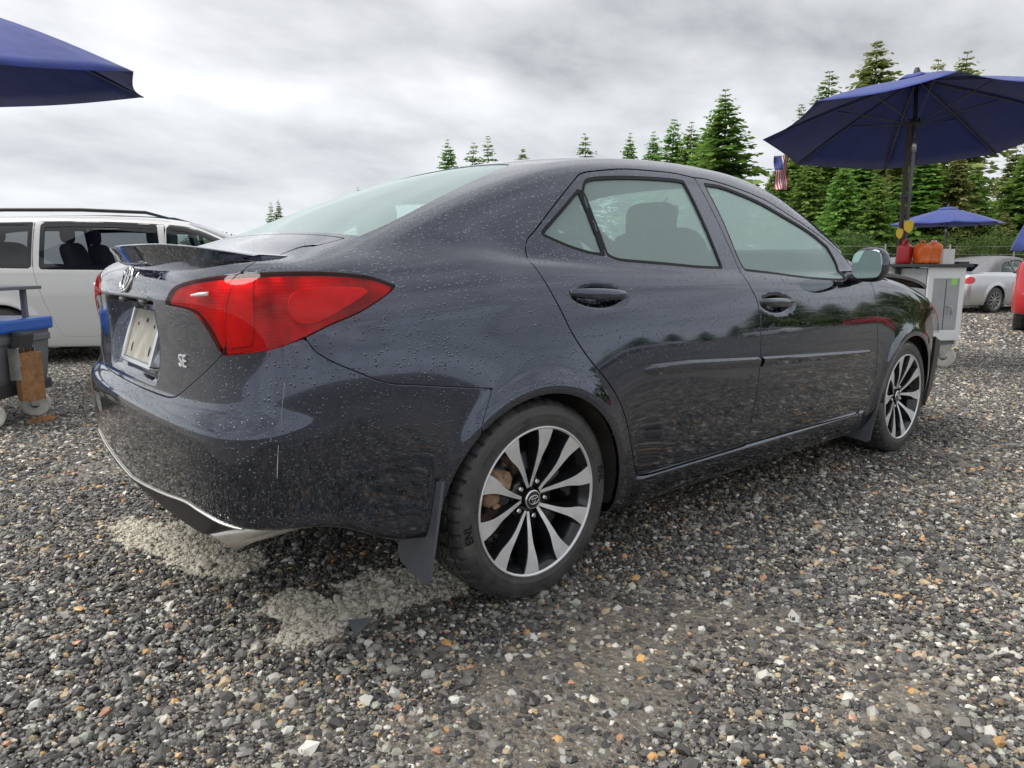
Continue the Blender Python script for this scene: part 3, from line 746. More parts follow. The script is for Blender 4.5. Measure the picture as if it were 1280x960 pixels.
for s_ in (-1, 1):
    Q, _ = on_body([(-.868,.555,.944),(-.858,.59,.946),(-.846,.63,.948)], .0025); Q *= np.array([1,-s_,1]); Q[:,1] = np.abs(Q[:,1])*s_
    mb = MB(); mb.tube(Q, [.003,.0055,.005], 8); mb.build('reversing_lamp', M_white_plastic, trunk)
# rear lip spoiler
def spoiler():
    ys = np.linspace(-1, 1, 61); V = []; F = []
    for t in ys:
        y = t*.62; e = 1-.97*abs(t)**4
        xt = -.888+.10*t*t+.05*t**8
        zb = 1.043-.004*t*t
        prof = [(xt+.155, zb+.004), (xt+.10, zb+.015*e), (xt+.04, zb+.026*e), (xt+.006, zb+.033*e), (xt, zb+.030*e), (xt+.002, zb+.025*e), (xt+.018, zb+.004), (xt+.028, zb-.020), (xt+.06, zb-.035), (xt+.14, zb-.025)]
        for px, pz in prof: V.append((px, y, pz))
    k = 10
    for i in range(60):
        for j in range(k): F.append([i*k+j, i*k+(j+1) % k, (i+1)*k+(j+1) % k, (i+1)*k+j])
    F += [list(range(k))[::-1], [60*k+j for j in range(k)]]
    m = MB(); m.add(V, F, 0, True); o = m.build('rear_spoiler', M_paint, sedan)
    mod = o.modifiers.new('edge', 'EDGE_SPLIT'); mod.split_angle = math.radians(40)
spoiler()
# number plate backing in its recess, lettering, emblem
def rear_x(y, z, ofs=0):
    P, N = project(F_car, np.array([(-.88, -abs(y), z)]), 10); return P[0]
a, b = rear_x(0,.73), rear_x(0,.885)
tilt = math.atan2(b[0]-a[0], b[2]-a[2])
pl = link('plate_holder', None, trunk, (a[0]/2+b[0]/2-.002, 0, .806), (0, tilt, 0))
pm = MB(); pm.box((0,0,0), (.006,.31,.155), 0, .002); pm.build('backing_plate', M_beige, pl)
fm = MB(); fm.box((-.003,.163,-.005), (.02,.014,.17), 0, .003); fm.box((-.003,-.163,-.005), (.02,.014,.17), 0, .003); fm.box((-.003,0,-.088), (.02,.34,.014), 0, .003); fm.build('plate_frame', M_chrome, pl)
for y, z, w, h in ((.09,.03,.010,.012),(-.09,.03,.010,.012),(.10,-.045,.010,.030),(-.10,-.045,.010,.030),(.0,.045,.02,.014)):
    MB().prism([(y+w/2*math.cos(t), z+h/2*math.sin(t)) for t in np.linspace(0, 6.283, 13)[:-1]], 'x', -.0045, -.0025, 0).build('mounting_slot', M_rubber, pl)
for y in (.12, -.12):
    lm = MB(); lm.add(*superellipsoid((-.862,y,.912), (.022,.035,.010), .5, .5), 0, True); lm.build('plate_light', M_gloss_black, trunk)
def ring(mb, a, b, r, cz=0, cy=0, n=40):
    P = [(0, cy+a*math.cos(t), cz+b*math.sin(t)) for t in np.linspace(0, 2*math.pi, n+1)]
    mb.tube(P, r, 6, caps=False)
def emblem_mesh(s, r):
    m = MB(); ring(m, .5*s, .34*s, r); ring(m, .40*s, .13*s, r*.8, .20*s); ring(m, .145*s, .30*s, r*.8, .03*s); return m
e0 = rear_x(0,.955); e1 = rear_x(0,.995)
em = emblem_mesh(.115, .0045).build('badge_emblem', M_chrome, trunk, (e0[0]/2+e1[0]/2-.003, 0, .976), (0, math.atan2(e1[0]-e0[0], .04), 0))
q = rear_x(.47,.775)
lt = text_mesh('SE', .046, plain('bright_badge_metal', (.82,.83,.84), .3, .3), .0012, .0003)
link('badge_letters', lt, trunk, (q[0]-.004, -.47, .775), (math.radians(90), 0, math.radians(-90+9)))
# side mouldings, door handles, mirror
def moulding(x0, x1, top, bot, parents, cap0=True):
    n = 30; V = []; F = []; rows = []
    for i in range(n+1):
        x = x0+(x1-x0)*i/n; zt = np.interp(x, *zip(*top)); zb = np.interp(x, *zip(*bot)); e = min(1, (i+.3)/2 if cap0 else 1, (n-i+.3)/1.5 if not cap0 else 1)
        mid = (zt+zb)/2; hh = (zt-zb)/2*e
        zz = [mid-hh, mid-hh*.88, mid+hh*.40, mid+hh*.62, mid+hh]; oo = [-.002, .008*e, .0150*e, .0140*e, -.002]
        P, N = project(F_car, np.array([(x, -.885, z) for z in zz]), 6)
        rows.append(P+np.array([0,-1,0])*np.array(oo)[:,None])
    k = 5
    for r_ in rows: V += [tuple(p) for p in r_]
    for i in range(n):
        for j in range(k-1): F.append([i*k+j, (i+1)*k+j, (i+1)*k+j+1, i*k+j+1])
    F += [list(range(k)), [n*k+j for j in range(k)][::-1]]
    for s, p in zip((1,-1), parents):
        m = MB(); m.add([(a, b*s, c) for a, b, c in V], F if s == 1 else [f[::-1] for f in F], 0, True); o = m.build('side_moulding', M_paint, p)
        mod = o.modifiers.new('edge', 'EDGE_SPLIT'); mod.split_angle = math.radians(28)
moulding(.452, 1.160, [(.45,.690),(.70,.686),(1.16,.659)], [(.45,.650),(.70,.643),(1.16,.617)], doors['rear'])
moulding(1.186, 2.235, [(1.18,.658),(2.24,.606)], [(1.18,.616),(2.24,.580)], doors['front'], False)
for (hx, hz), par in (((.268,.922), doors['rear']), ((1.318,.862), doors['front'])):
    for s, p in zip((-1, 1), par):
        pts = []; n = 24; V = []; F = []
        for i in range(n+1):
            t = -1+2*i/n; x = hx+t*.132
            P, _ = project(F_car, np.array([(hx+math.copysign(.15, t), -.86, hz-.05*(x-hx))]), 6); yb = P[0,1]
            P2, _ = project(F_car, np.array([(x, -.86, hz-.05*(x-hx)+.055)]), 6)
            yy = S_plan(np.array([x]))[0]+S_sect(np.array([hz]))[0]+.004
            o_ = .012*(1-t**4)-.012*abs(t)**8; w = .017*(1-.45*t**2)+.002
            for k in range(10):
                a = 2*math.pi*k/10; V.append((x, s*(yy+o_-.004+.010*math.cos(a)), hz+.006-.05*(x-hx)+w*math.sin(a)))
        for i in range(n):
            for k in range(10): F.append([i*10+k, i*10+(k+1) % 10, (i+1)*10+(k+1) % 10, (i+1)*10+k])
        F += [list(range(10)), [n*10+k for k in range(10)]]
        MB().add(V, F if s > 0 else [f[::-1] for f in F], 0, True).build('door_handle', M_paint, p)
for s, p in zip((-1, 1), doors['front']):
    mh = link('side_mirror', None, p, (1.945, s*.945, 1.020), (0,0,s*math.radians(12)))
    V, F = superellipsoid((.016,0,0), (.038,.082,.078), .75, .6, 32, 20)
    V = [(max(x, -.012), y, z-.25*max(0, -s*y)*0+.10*(s*y)*0) for x, y, z in V]
    MB().add(V, F, 0, True).build('mirror_housing', M_paint, mh)
    g = MB(); g.prism([(.074*math.copysign(abs(math.cos(t))**.6, math.cos(t)), .064*math.copysign(abs(math.sin(t))**.7, math.sin(t))) for t in np.linspace(0, 6.2832, 41)[:-1]], 'x', -.0165, -.0135); g.build('mirror_glass', M_mirror, mh)
    st = MB(); st.tube([(.04, -s*.06, -.05), (.05, -s*.10, -.065), (.07, -s*.16, -.07)], [.03,.028,.034], 12); st.build('mirror_arm', M_gloss_black, mh)
# exhaust tip, mud flaps, arch liners, floor pan
ex = MB(); _V = []; _F = []; _n = 32
for _i, (_x, _r, _sl) in enumerate(((-.60,.037,0),(-.76,.040,.2),(-.835,.041,1.0),(-.836,.0385,1.0),(-.74,.036,.2),(-.60,.034,0))):
    for _k in range(_n):
        _t = 2*math.pi*_k/_n; _V.append((_x-.040*_sl*math.sin(_t), -.52+_r*math.cos(_t), .315-.06*(_x+.60)*0-.012*_sl+_r*math.sin(_t)))
for _i in range(5):
    for _k in range(_n): _F.append([_i*_n+_k, _i*_n+(_k+1) % _n, (_i+1)*_n+(_k+1) % _n, (_i+1)*_n+_k])
ex.add(_V, _F, 0, True); ex.build('exhaust_tip', M_steel, sedan)
mf = MB(); mf.tube([(-.62,-.515,.318),(-.5,-.50,.40),(-.3,-.40,.42)], [.036,.036,.036], 14); mf.build('exhaust_pipe', M_liner, sedan)
for s in (-1, 1):
    f = MB(); f.prism([(s*.893,.455),(s*.890,.33),(s*.885,.185),(s*.870,.170),(s*.74,.195),(s*.72,.22),(s*.72,.42)], 'x', -.376, -.367, 0)
    o = f.build('mud_flap', M_flap, sedan, (0,0,0)); 
    for v in o.data.vertices: v.co.x += -.045*(.46-v.co.z)/.3+.0*v.co.z
    f = MB(); f.prism([(s*.885,.44),(s*.88,.30),(s*.868,.13),(s*.855,.118),(s*.70,.14),(s*.70,.42)], 'x', 2.352, 2.360, 0)
    o = f.build('mud_flap', M_flap, sedan)
    for v in o.data.vertices: v.co.x += -.045*(.46-v.co.z)/.3
    for wx in (0, 2.7):
        l = MB(); l.lathe([(.366, s*.855), (.370, s*.80), (.362, s*.60), (.34, s*.52), (.10, s*.50), (.02, s*.50)], 40, 'y', (wx,0,.305), 0, True, -.25, math.pi+.25); l.build('arch_liner', M_liner, sedan)
fp = MB(); fp.box((1.35,0,.205), (1.9,1.5,.03), 0, .01); fp.box((-.35,0,.34), (.55,.9,.04), 0, .01); fp.build('floor_pan', M_liner, sedan)
ax = MB(); ax.tube([(0,-.6,.29),(0,.6,.29)], .035, 12); ax.build('rear_axle_beam', M_liner, sedan)
# cabin
hl = cut(BODY, mn(lambda V: V[:,2]-1.0, neg(R['rear_glass'], .01), neg(R['windshield'], .01), neg(glass_any, .02)), F_car)
hl = (hl[0]-hl[1]*.028, -hl[1], hl[2][:, ::-1]); hl = joined(hl, mirrored(hl))
link('headliner', new_mesh('headliner', hl[0], hl[2], hl[1], mats=[M_cloth_grey]), sedan)
def seat(x, y, w, rear=False):
    m = MB(); m.add(*superellipsoid((x,y,.50), (.26,w/2,.10), .4, .35), 0, True)
    V, F = superellipsoid((0,0,0), (.075,w/2,.36), .4, .35, 28, 18); R3 = Matrix.Rotation(math.radians(-20), 3, 'Y')
    m.add([R3 @ Vector(v)+Vector((x-.30,y,.83)) for v in V], F, 0, True)
    st = m.build('seat', M_cloth_dark, sedan)
    for hy in ((y,) if w < .7 else (y-.38, y+.38)):
        h = MB(); h.add(*superellipsoid((x-.435,hy,1.20), (.05,.125,.085), .55, .6), 0, True)
        for q in (-.05,.05): h.tube([(x-.435,hy+q,1.0),(x-.435,hy+q,1.16)], .006, 6)
        h.build('headrest', M_cloth_dark, st)
seat(1.55, -.36, .50); seat(1.55, .36, .50); seat(.62, 0, 1.30)
ds = MB(); ds.add(*superellipsoid((2.15,0,.83), (.24,.70,.14), .5, .3, 32, 16), 0, True); ds.box((2.02,.36,.95), (.12,.34,.06), 0, .02); ds.build('dashboard', M_cloth_dark, sedan)
sw = MB(); P = [(0, .185*math.cos(t), .185*math.sin(t)) for t in np.linspace(0, 6.2832, 37)]; sw.tube(P, .016, 10, caps=False); sw.tube([(0,-.17,0),(0,.17,0)], .02, 8); sw.tube([(0,0,0),(.25,0,-.05)], .03, 8); sw.build('steering_wheel', M_cloth_dark, sedan, (1.83,.36,.93), (0, math.radians(-24), 0))
rm = MB(); rm.box((1.62,0,1.285), (.03,.24,.062), 0, .012); rm.tube([(1.63,0,1.31),(1.69,0,1.36)], .008, 6); rmo = rm.build('rear_view_mirror', M_gloss_black, sedan)
g = MB(); g.box((1.604,0,1.285), (.004,.215,.046), 0, .001); g.build('mirror_face', M_mirror, rmo)

# steel tube added as the sky glint on the bumper lip above the insert
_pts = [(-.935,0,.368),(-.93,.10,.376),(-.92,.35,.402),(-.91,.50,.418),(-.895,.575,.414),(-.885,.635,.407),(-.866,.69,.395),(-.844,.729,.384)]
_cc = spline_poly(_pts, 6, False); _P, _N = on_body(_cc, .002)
_m = MB(); _m.tube(list(_P*np.array([1,-1,1]))[::-1]+list(_P)[1:], .0032, 8); _m.build('bumper_glint_strip', M_steel, sedan)

# pale scrape down the corner of the bumper
_P, _N = on_body([(-.7507,.8023,.7486),(-.7632,.8038,.671),(-.777,.8092,.5979),(-.7818,.8041,.5244)], .0003)
_m = MB(); _m.tube(spline_poly(_P, 5, False), [.0002]*6+[.0004]*6+[.0007]*4, 5)
_m.build('scrape_mark', M_white_plastic, sedan)
# ------------------------------------------------------------------ its wheels
def tyre_mat():
    m = NT('tyre_rubber'); o = m.obj(); n = m.noise(14, 5, .65, o); f = m.noise(160, 2, .5, o)
    m.b(Base_Color=m.ramp(n, [(.3,(.035,.035,.037)),(.58,(.070,.069,.068)),(.8,(.16,.15,.135))]), Roughness=m.ramp(n, [(.35,(.26,)*3),(.7,(.62,)*3)]), Normal=m.bump(f, .15, .002)); return m.mat
M_tyre = tyre_mat()
M_machined = plain('machined_alloy', (.80,.81,.83), .34, .55, .4, .10, 25)
M_rim_black = plain('black_rim_enamel', (.012,.013,.015), .16, 0, .5, .3, 30)
M_disc = plain('worn_brake_disc', (.30,.28,.26), .35, .9, 0, .3, 30)
M_rust = plain('rusty_caliper', (.42,.27,.18), .8, .1, 0, .6, 40, .5, 120)
def make_tyre():
    R0, W = .3127, .215; n = 240
    prof = [(.217,-.088,0),(.226,-.098,0),(.236,-.1035,0),(.250,-.1075,0),(.2505,-.1085,0),(.256,-.1085,0),(.2565,-.1080,0),(.270,-.1080,0),(.284,-.1045,0),(.294,-.1000,0),(.2945,-.1008,0),(.2995,-.0965,1),(.3045,-.0905,1),(.3085,-.083,1),(.3105,-.072,1),(.3110,-.062,1),(.3030,-.061,0),(.3030,-.052,0),(.3118,-.051,2),(.3124,-.030,2),(.3126,-.014,2),(.3040,-.013,0),(.3040,-.004,0),(.3127,-.003,2),(.3127,0,2)]
    prof = prof+[(r,-h,k) for r, h, k in prof[-2::-1]]
    V = []; F = []; k = len(prof)
    for i in range(n):
        t = 2*math.pi*i/n; g1 = (i % 5) == 0; g2 = (i+2) % 6 == 0
        for r, h, kd in prof:
            rr = r-(.0065 if (kd == 1 and g1) or (kd == 2 and g2) else 0)
            V.append((rr*math.cos(t), h, rr*math.sin(t)))
    for i in range(n):
        for l in range(k-1):
            F.append([i*k+l, ((i+1) % n)*k+l, ((i+1) % n)*k+l+1, i*k+l+1])
    m = MB(); m.add(V, F, 0, False)
    return m
def ang(r, s, a):
    """polar helper: radius r, sideways s, direction a"""
    return (r*math.cos(a)-s*math.sin(a), r*math.sin(a)+s*math.cos(a))
WH = link('wheel', None, sedan)
def build_wheel(root):
    T = make_tyre().build('tyre', M_tyre, root)
    b = MB(); b.lathe([(.2315,-.099),(.2335,-.103),(.2332,-.1065),(.2305,-.1078),(.2268,-.1065),(.2245,-.102)], 120, 'y', mi=0); b.lathe([(.2245,-.102),(.2175,-.090),(.205,-.075),(.203,-.03),(.200,.06),(.212,.095),(.2315,.099)], 96, 'y', mi=1)
    b.build('rim', [M_machined, M_rim_black], root)
    h = MB(); h.lathe([(.0,-.050),(.040,-.050),(.064,-.056),(.072,-.050),(.075,-.030),(.070,.0),(.0,.0)], 60, 'y'); h.build('hub', M_rim_black, root)
    depth = lambda r: -np.interp(r, [.03,.06,.10,.15,.19,.226], [.066,.072,.083,.093,.099,.1035])
    for k in range(5):
        a0 = math.radians(90+72*k+11)
        for sg in (-1, 1):
            sp = MB()
            rr = [.040,.062,.085,.110,.135,.155,.175,.195,.214,.2262]
            pa, pb = np.array(ang(.040, 0, a0+sg*math.radians(7))), np.array(ang(.2262, 0, a0+sg*math.radians(17.5)))
            ca = []
            for r in rr:           # straight blade: direction of the point at radius r on the line from hub to rim
                tt = np.linspace(0, 1, 60)[:,None]; ln = pa+(pb-pa)*tt; q_ = ln[np.argmin(np.abs(np.hypot(ln[:,0], ln[:,1])-r))]; ca.append(math.atan2(q_[1], q_[0]))
            wi = [.0048,.0060,.0070,.0085,.0115,.0170,.0240,.0285,.0310,.0325]      # inner edge half width
            wo = [.0050,.0062,.0072,.0082,.0095,.0105,.0130,.0180,.0245,.0300]
            if sg > 0: wi, wo = wi, wo
            V = []; F = []; mi = []
            for r, a, w1, w2, in zip(rr, ca, wi, wo):
                y = depth(r); s1, s2 = (-w2, w1) if sg > 0 else (-w1, w2)
                for s, yy in ((s1-.010, y+.036), (s1-.0015, y+.003), (s1, y), (s2, y), (s2+.0015, y+.003), (s2+.010, y+.036)):
                    p = ang(r, s, a); V.append((p[0], yy, p[1]))
            n = len(rr)
            sp_f = []; fm = []
            for i in range(n-1):
                for j in range(5): sp_f.append([i*6+j, i*6+j+1, (i+1)*6+j+1, (i+1)*6+j]); fm.append(0 if j == 2 else 1)
            for f, q in zip(sp_f, fm): sp.add([V[i] for i in f], [[0,1,2,3]], q, False)
            bmx = bmesh.new(); mx = sp.data('spoke', [M_machined, M_rim_black]); bmx.from_mesh(mx); bmesh.ops.remove_doubles(bmx, verts=bmx.verts, dist=1e-5); bmx.to_mesh(mx); bmx.free(); link('spoke', mx, root)
        sp = MB()
        # recessed black web joining the pair
        V = []
        for r in (.04,.10,.15):
            for sg in (-1, 1):
                a = a0+sg*math.radians(np.interp(r, [.04,.22], [6.5,18.0])); p = ang(r, 0, a); V.append((p[0], depth(r)+.022+.02*(r > .12), p[1]))
        sp.add(V, [[0,1,3,2],[2,3,5,4]], 1)
        sp.build('spoke_web', [M_machined, M_rim_black], root)
        la = a0+math.radians(36); p = ang(.0572, 0, la)
        l = MB(); l.lathe([(.0,-.073),(.006,-.073),(.0095,-.069),(.0105,-.050)], 6, 'y', (p[0],0,p[1]), 0, False); l.lathe([(.0125,-.052),(.0165,-.054),(.0175,-.050)], 20, 'y', (p[0],0,p[1]), 1, True); l.build('lug_nut', [M_chrome, M_rim_black], root)
    c = MB(); c.lathe([(.0,-.079),(.022,-.079),(.0275,-.0775),(.0305,-.073),(.031,-.050)], 48, 'y', mi=1); c.lathe([(.0262,-.0785),(.0285,-.0790),(.0302,-.0755)], 48, 'y', mi=0); c.build('centre_cap', [M_chrome, M_rim_black], root)
    e = emblem_mesh(.040, .0016); e.build('cap_emblem', M_chrome, root, (0,-.0805,0), (0,0,math.radians(90)))
    d = MB(); d.lathe([(.06,-.012),(.138,-.012),(.138,.010),(.06,.010)], 64, 'y'); d.lathe([(.02,-.030),(.075,-.030),(.078,-.012)], 48, 'y', mi=1); d.build('brake_disc', [M_disc, M_rust], root)
    for txt, a, s in (('ENL', math.radians(188), .034), ('ENL', math.radians(8), .034)):
        t = text_mesh(txt, s, M_rubber, .0006, .0006)
        # bend the letters along the sidewall
        for v in t.vertices:
            an = a-v.co.x/.272; r = .272+v.co.y
            v.co = (r*math.cos(an), -.1090-v.co.z-.0002+max(0, r-.272)*.18, r*math.sin(an))
        link('sidewall_letters', t, root)
build_wheel(WH)
def caliper(root, a):
    m = MB(); p = ang(.118, 0, a)
    V, F = superellipsoid((0,0,0), (.045,.042,.062), .45, .5, 20, 14)
    Rm = Matrix.Rotation(-a, 3, 'Y'); m.add([Rm @ Vector(v)+Vector((p[0],-.015,p[1])) for v in V], F, 0, True)
    for s in (-.05, .05):
        p = ang(.118, s, a); m.tube([(p[0],-.062,p[1]),(p[0],.03,p[1])], .012, 12)
    m.build('caliper', M_rust, root)
first = True
for x in (0, 2.7):
    for s in (-1, 1):
        w = WH if first else copy_tree(WH, sedan)
        first = False
        w.location = (x, s*.758, .3100)
        spin = .0 if x == 0 else math.radians(14)
        w.rotation_euler = (0, spin, 0 if s < 0 else math.pi)
        c = link('caliper_mount', None, sedan, (x, s*.758, .31), (0, 0, 0 if s < 0 else math.pi)); 
        caliper(c, math.radians(158 if s < 0 else 22)); c.name = 'brake_caliper'
# ------------------------------------------------------------------ other vehicles on the lot
def paint2(name, col, metal=.0, rough=.35): return paint(name, col, metal, rough, False, .8)
M_white_paint = paint2('white_paint', (.74,.74,.73)); M_silver_paint = paint2('silver_paint', (.62,.64,.66), .7, .3); M_red_paint = paint2('red_paint', (.50,.014,.018)); M_blue_paint = paint2('blue_paint', (.03,.09,.26), .3)
M_van_glass = glass_mat('dark_privacy_glass', (.42,.44,.45), False, 1.0); M_clear_glass = glass_mat('pale_car_glass', (.62,.78,.76), False, 1.0)
M_soft_top = plain('grey_soft_top_fabric', (.20,.20,.21), .95, 0, 0, .2, 12, .3, 90)
M_dirty_alloy = plain('dull_alloy', (.42,.42,.42), .4, .7, 0, .3, 20)
M_red_lamp = plain('red_lamp_plastic', (.55,.012,.015), .15, 0, .8)
def simple_wheel(parent, x, y, r, w, side, tread=False):
    root = link('wheel', None, parent, (x, y, r), (0,0,0 if side < 0 else math.pi))
    t = MB(); t.lathe([(r*.66,-w*.44),(r*.74,-w*.5),(r*.86,-w*.5),(r*.96,-w*.42),(r,-w*.28),(r*.992,-w*.1),(r,-w*.09),(r,w*.09),(r*.992,w*.1),(r,w*.28),(r*.96,w*.42),(r*.74,w*.5),(r*.66,w*.44)], 56, 'y'); t.build('tyre', M_tyre, root)
    a = MB(); a.lathe([(r*.66,-w*.44),(r*.68,-w*.50),(r*.64,-w*.47),(r*.61,-w*.30),(r*.60,w*.3)], 56, 'y')
    for k in range(5):
        a0 = 2*math.pi*k/5+.3
        for sg in (-1, 1):
            P = [ang(r*.10, sg*r*.02, a0), ang(r*.10, sg*r*.07, a0), ang(r*.63, sg*r*.24, a0), ang(r*.63, sg*r*.12, a0)]
            a.prism(P, 'y', -w*.42, -w*.26, 0)
    a.lathe([(0,-w*.46),(r*.12,-w*.45),(r*.17,-w*.36),(r*.17,-w*.1)], 30, 'y'); a.build('rim', M_dirty_alloy, root)
    d = MB(); d.lathe([(0,-w*.05),(r*.5,-w*.05),(r*.5,w*.05)], 32, 'y'); d.build('brake_disc', M_disc, root)
    return root
def vehicle_F(s):
    c = {k: curve(v, s.get('sig', {}).get(k, .06), .004) for k, v in s.items() if k in ('plan','sect','rear','front','deck','roof','gz','gx')}
    def F(x, y, z):
        Y = np.abs(y); fl = 0
        for wx in s['axles']:
            d = np.sqrt((x-wx)**2+(z-s['wr'])**2); fl = fl+.018*np.exp(-((d-s['wr']*1.16)/.05)**2)
        side = Y-(c['plan'](x)+c['sect'](z)+fl)
        rear = c['rear'](z)+.05*Y*Y+.10*Y**4-x
        front = x-(c['front'](z)-.15*Y*Y-.25*Y**4)
        low = smax(smax(side, front, .25), z-(c['deck'](x)-.05*Y*Y), s.get('kd', .10))
        sl = (c['roof'](x+.02)-c['roof'](x-.02))/.04
        g = smax((Y-(c['gz'](z)+c['gx'](x)))*.93, (z-(c['roof'](x)-.06*Y*Y-.08*Y**4))/np.sqrt(1+sl*sl), s.get('kg', .10))
        g = smax(g, s['belt']-.08-z, .02)
        f = smin(low, g, s.get('ku', .03))
        f = smax(f, rear, s.get('kr', .18)); return smax(f, s['zb']-z, .04)
    return F
def make_vehicle(name, label, s, loc, rz, group=None):
    root = thing(name, label, s['cat'], loc, rz, group); F = vehicle_F(s)
    body = surface_net(F, s['lo'], s['hi'], s.get('h', .03)); body = cut(body, lambda V: -V[:,1]-1e-5); body[0][:,1] = np.minimum(body[0][:,1], 0)
    WIN = [(n, region(p, xzp, c, 4, extra=sideY(.35)), m) for n, p, c, m in s['windows']]
    ENDG = [(n, region(p, xyp, (), 4, extra=(lambda z0: (lambda V: V[:,2]-z0))(z0)), m) for n, p, z0, m in s.get('screens', [])]
    DOOR = [(n, region(p, xzp, c, 4, extra=sideY(.35))) for n, p, c in s['doors']]
    LAMPS = [(n, region(p, uzp, c, 4, extra=lambda V: .4-V[:,0]), m) for n, p, c, m in s['lamps']]
    def archv(V):
        r = np.full(len(V), .5)
        for wx in s['axles']:
            d = np.where(V[:,2] < s['wr'], np.abs(V[:,0]-wx), np.sqrt((V[:,0]-wx)**2+(V[:,2]-s['wr'])**2))-s['wr']*1.12
            r = np.minimum(r, np.where(np.abs(V[:,1]) > .4, d, .5))
        return r
    def both(nm, m, mat, parents=None):
        for i, q in enumerate((m, mirrored(m))): yield link(nm, new_mesh(nm, q[0], q[2], q[1], mats=[mat]), parents[i] if parents else root)
    top = s.get('top')        # fabric roof region
    body_phi = [neg(d, .004) for _, d in DOOR]+[neg(w, s.get('tw', .013)-.001) for _, w, _ in WIN]+[neg(l, .003) for _, l, _ in LAMPS]+[neg(g, .006) for _, g, _ in ENDG]+[archv]
    if top: body_phi.append(neg(top, .003))
    m = flange(cut(body, mn(*body_phi), F), .02, .003, mesh0); m = joined(m, mirrored(m)); link('body', new_mesh('body', m[0], m[2], m[1], mats=[s['paint']]), root)
    if top:
        m = flange(cut(body, mn(top, *[neg(w, s.get('tw', .013)-.001) for _, w, _ in WIN], *[neg(g, .006) for _, g, _ in ENDG]), F), .02, .004, mesh0); m = joined(m, mirrored(m)); link('soft_top', new_mesh('soft_top', m[0], m[2], m[1], mats=[M_soft_top]), root)
    for n, d in DOOR:
        m = flange(cut(body, mn(off(d, -.004), archv, *[neg(w, s.get('tw', .013)-.001) for _, w, _ in WIN]), F), .02, .003)
        for o, sy in zip(both(n, m, s['paint']), (-1, 1)):
            hx, hz = s['handles'][n]; P, _ = project(F, np.array([(hx, -.95, hz)]), 8)
            MB().add(*superellipsoid((hx, sy*(abs(P[0,1])+.012), hz), (.11,.020,.022), .7, .6, 16, 10), 0, True).build('door_handle', s['paint'], o)
    for n, w, mat in WIN:
        m = cut(body, w, F); m = (m[0]-m[1]*.01, m[1], m[2]); list(both(n, m, mat))
        m = flange(cut(body, mn(off(w, s.get('tw', .013)), neg(w, -.006)), F), .012, .002); m = (m[0]-m[1]*.002, m[1], m[2]); list(both('window_trim', m, s.get('trim', M_rubber)))
    for n, g, mat in ENDG:
        m = cut(body, g, F); m = (m[0]-m[1]*.005, m[1], m[2]); m = joined(m, mirrored(m)); link(n, new_mesh(n, m[0], m[2], m[1], mats=[mat]), root)
    for n, l, mat in LAMPS:
        m = cut(body, l, F); m = flange((m[0]+m[1]*.004, m[1], m[2]), .02, .005); list(both(n, m, mat))
    for x in s['axles']:
        for sy in (-1, 1):
            simple_wheel(root, x, sy*s['track'], s['wr'], s['ww'], sy)
            l = MB(); l.lathe([(s['wr']*1.15, sy*(s['track']+.09)),(s['wr']*1.17, sy*(s['track']-.2)),(.05, sy*(s['track']-.22))], 30, 'y', (x,0,s['wr']), 0, True, -.2, math.pi+.2); l.build('arch_liner', M_liner, root)
    fl = MB(); fl.box((sum(s['axles'])/2,0,s['zb']+.06), (s['axles'][1]-s['axles'][0]-.75,s['track']*1.85,.04), 0, .01); fl.build('floor_pan', M_liner, root)
    for sx, sy, w, zz in s.get('seats', []):
        m = MB(); m.add(*superellipsoid((sx,sy,zz), (.26,w/2,.11), .4, .35), 0, True)
        V, Fc = superellipsoid((0,0,0), (.08,w/2,.36), .4, .35, 24, 14); R3 = Matrix.Rotation(math.radians(-16), 3, 'Y'); m.add([R3 @ Vector(v)+Vector((sx-.28,sy,zz+.32)) for v in V], Fc, 0, True)
        st = m.build('seat', M_cloth_grey, root)
        h = MB(); h.add(*superellipsoid((sx-.40,sy,zz+.77), (.055,.14,.10), .6, .7), 0, True); h.tube([(sx-.39,sy,zz+.5),(sx-.40,sy,zz+.72)], .012, 6); h.build('headrest', M_cloth_grey, st)
    return root
SECT = lambda k=1: [(.0,-.14),(.2,-.07),(.3,-.03),(.45,-.010),(.6,0),(.75,-.004),(.9,-.022),(1.05,-.05),(1.2,-.10)]
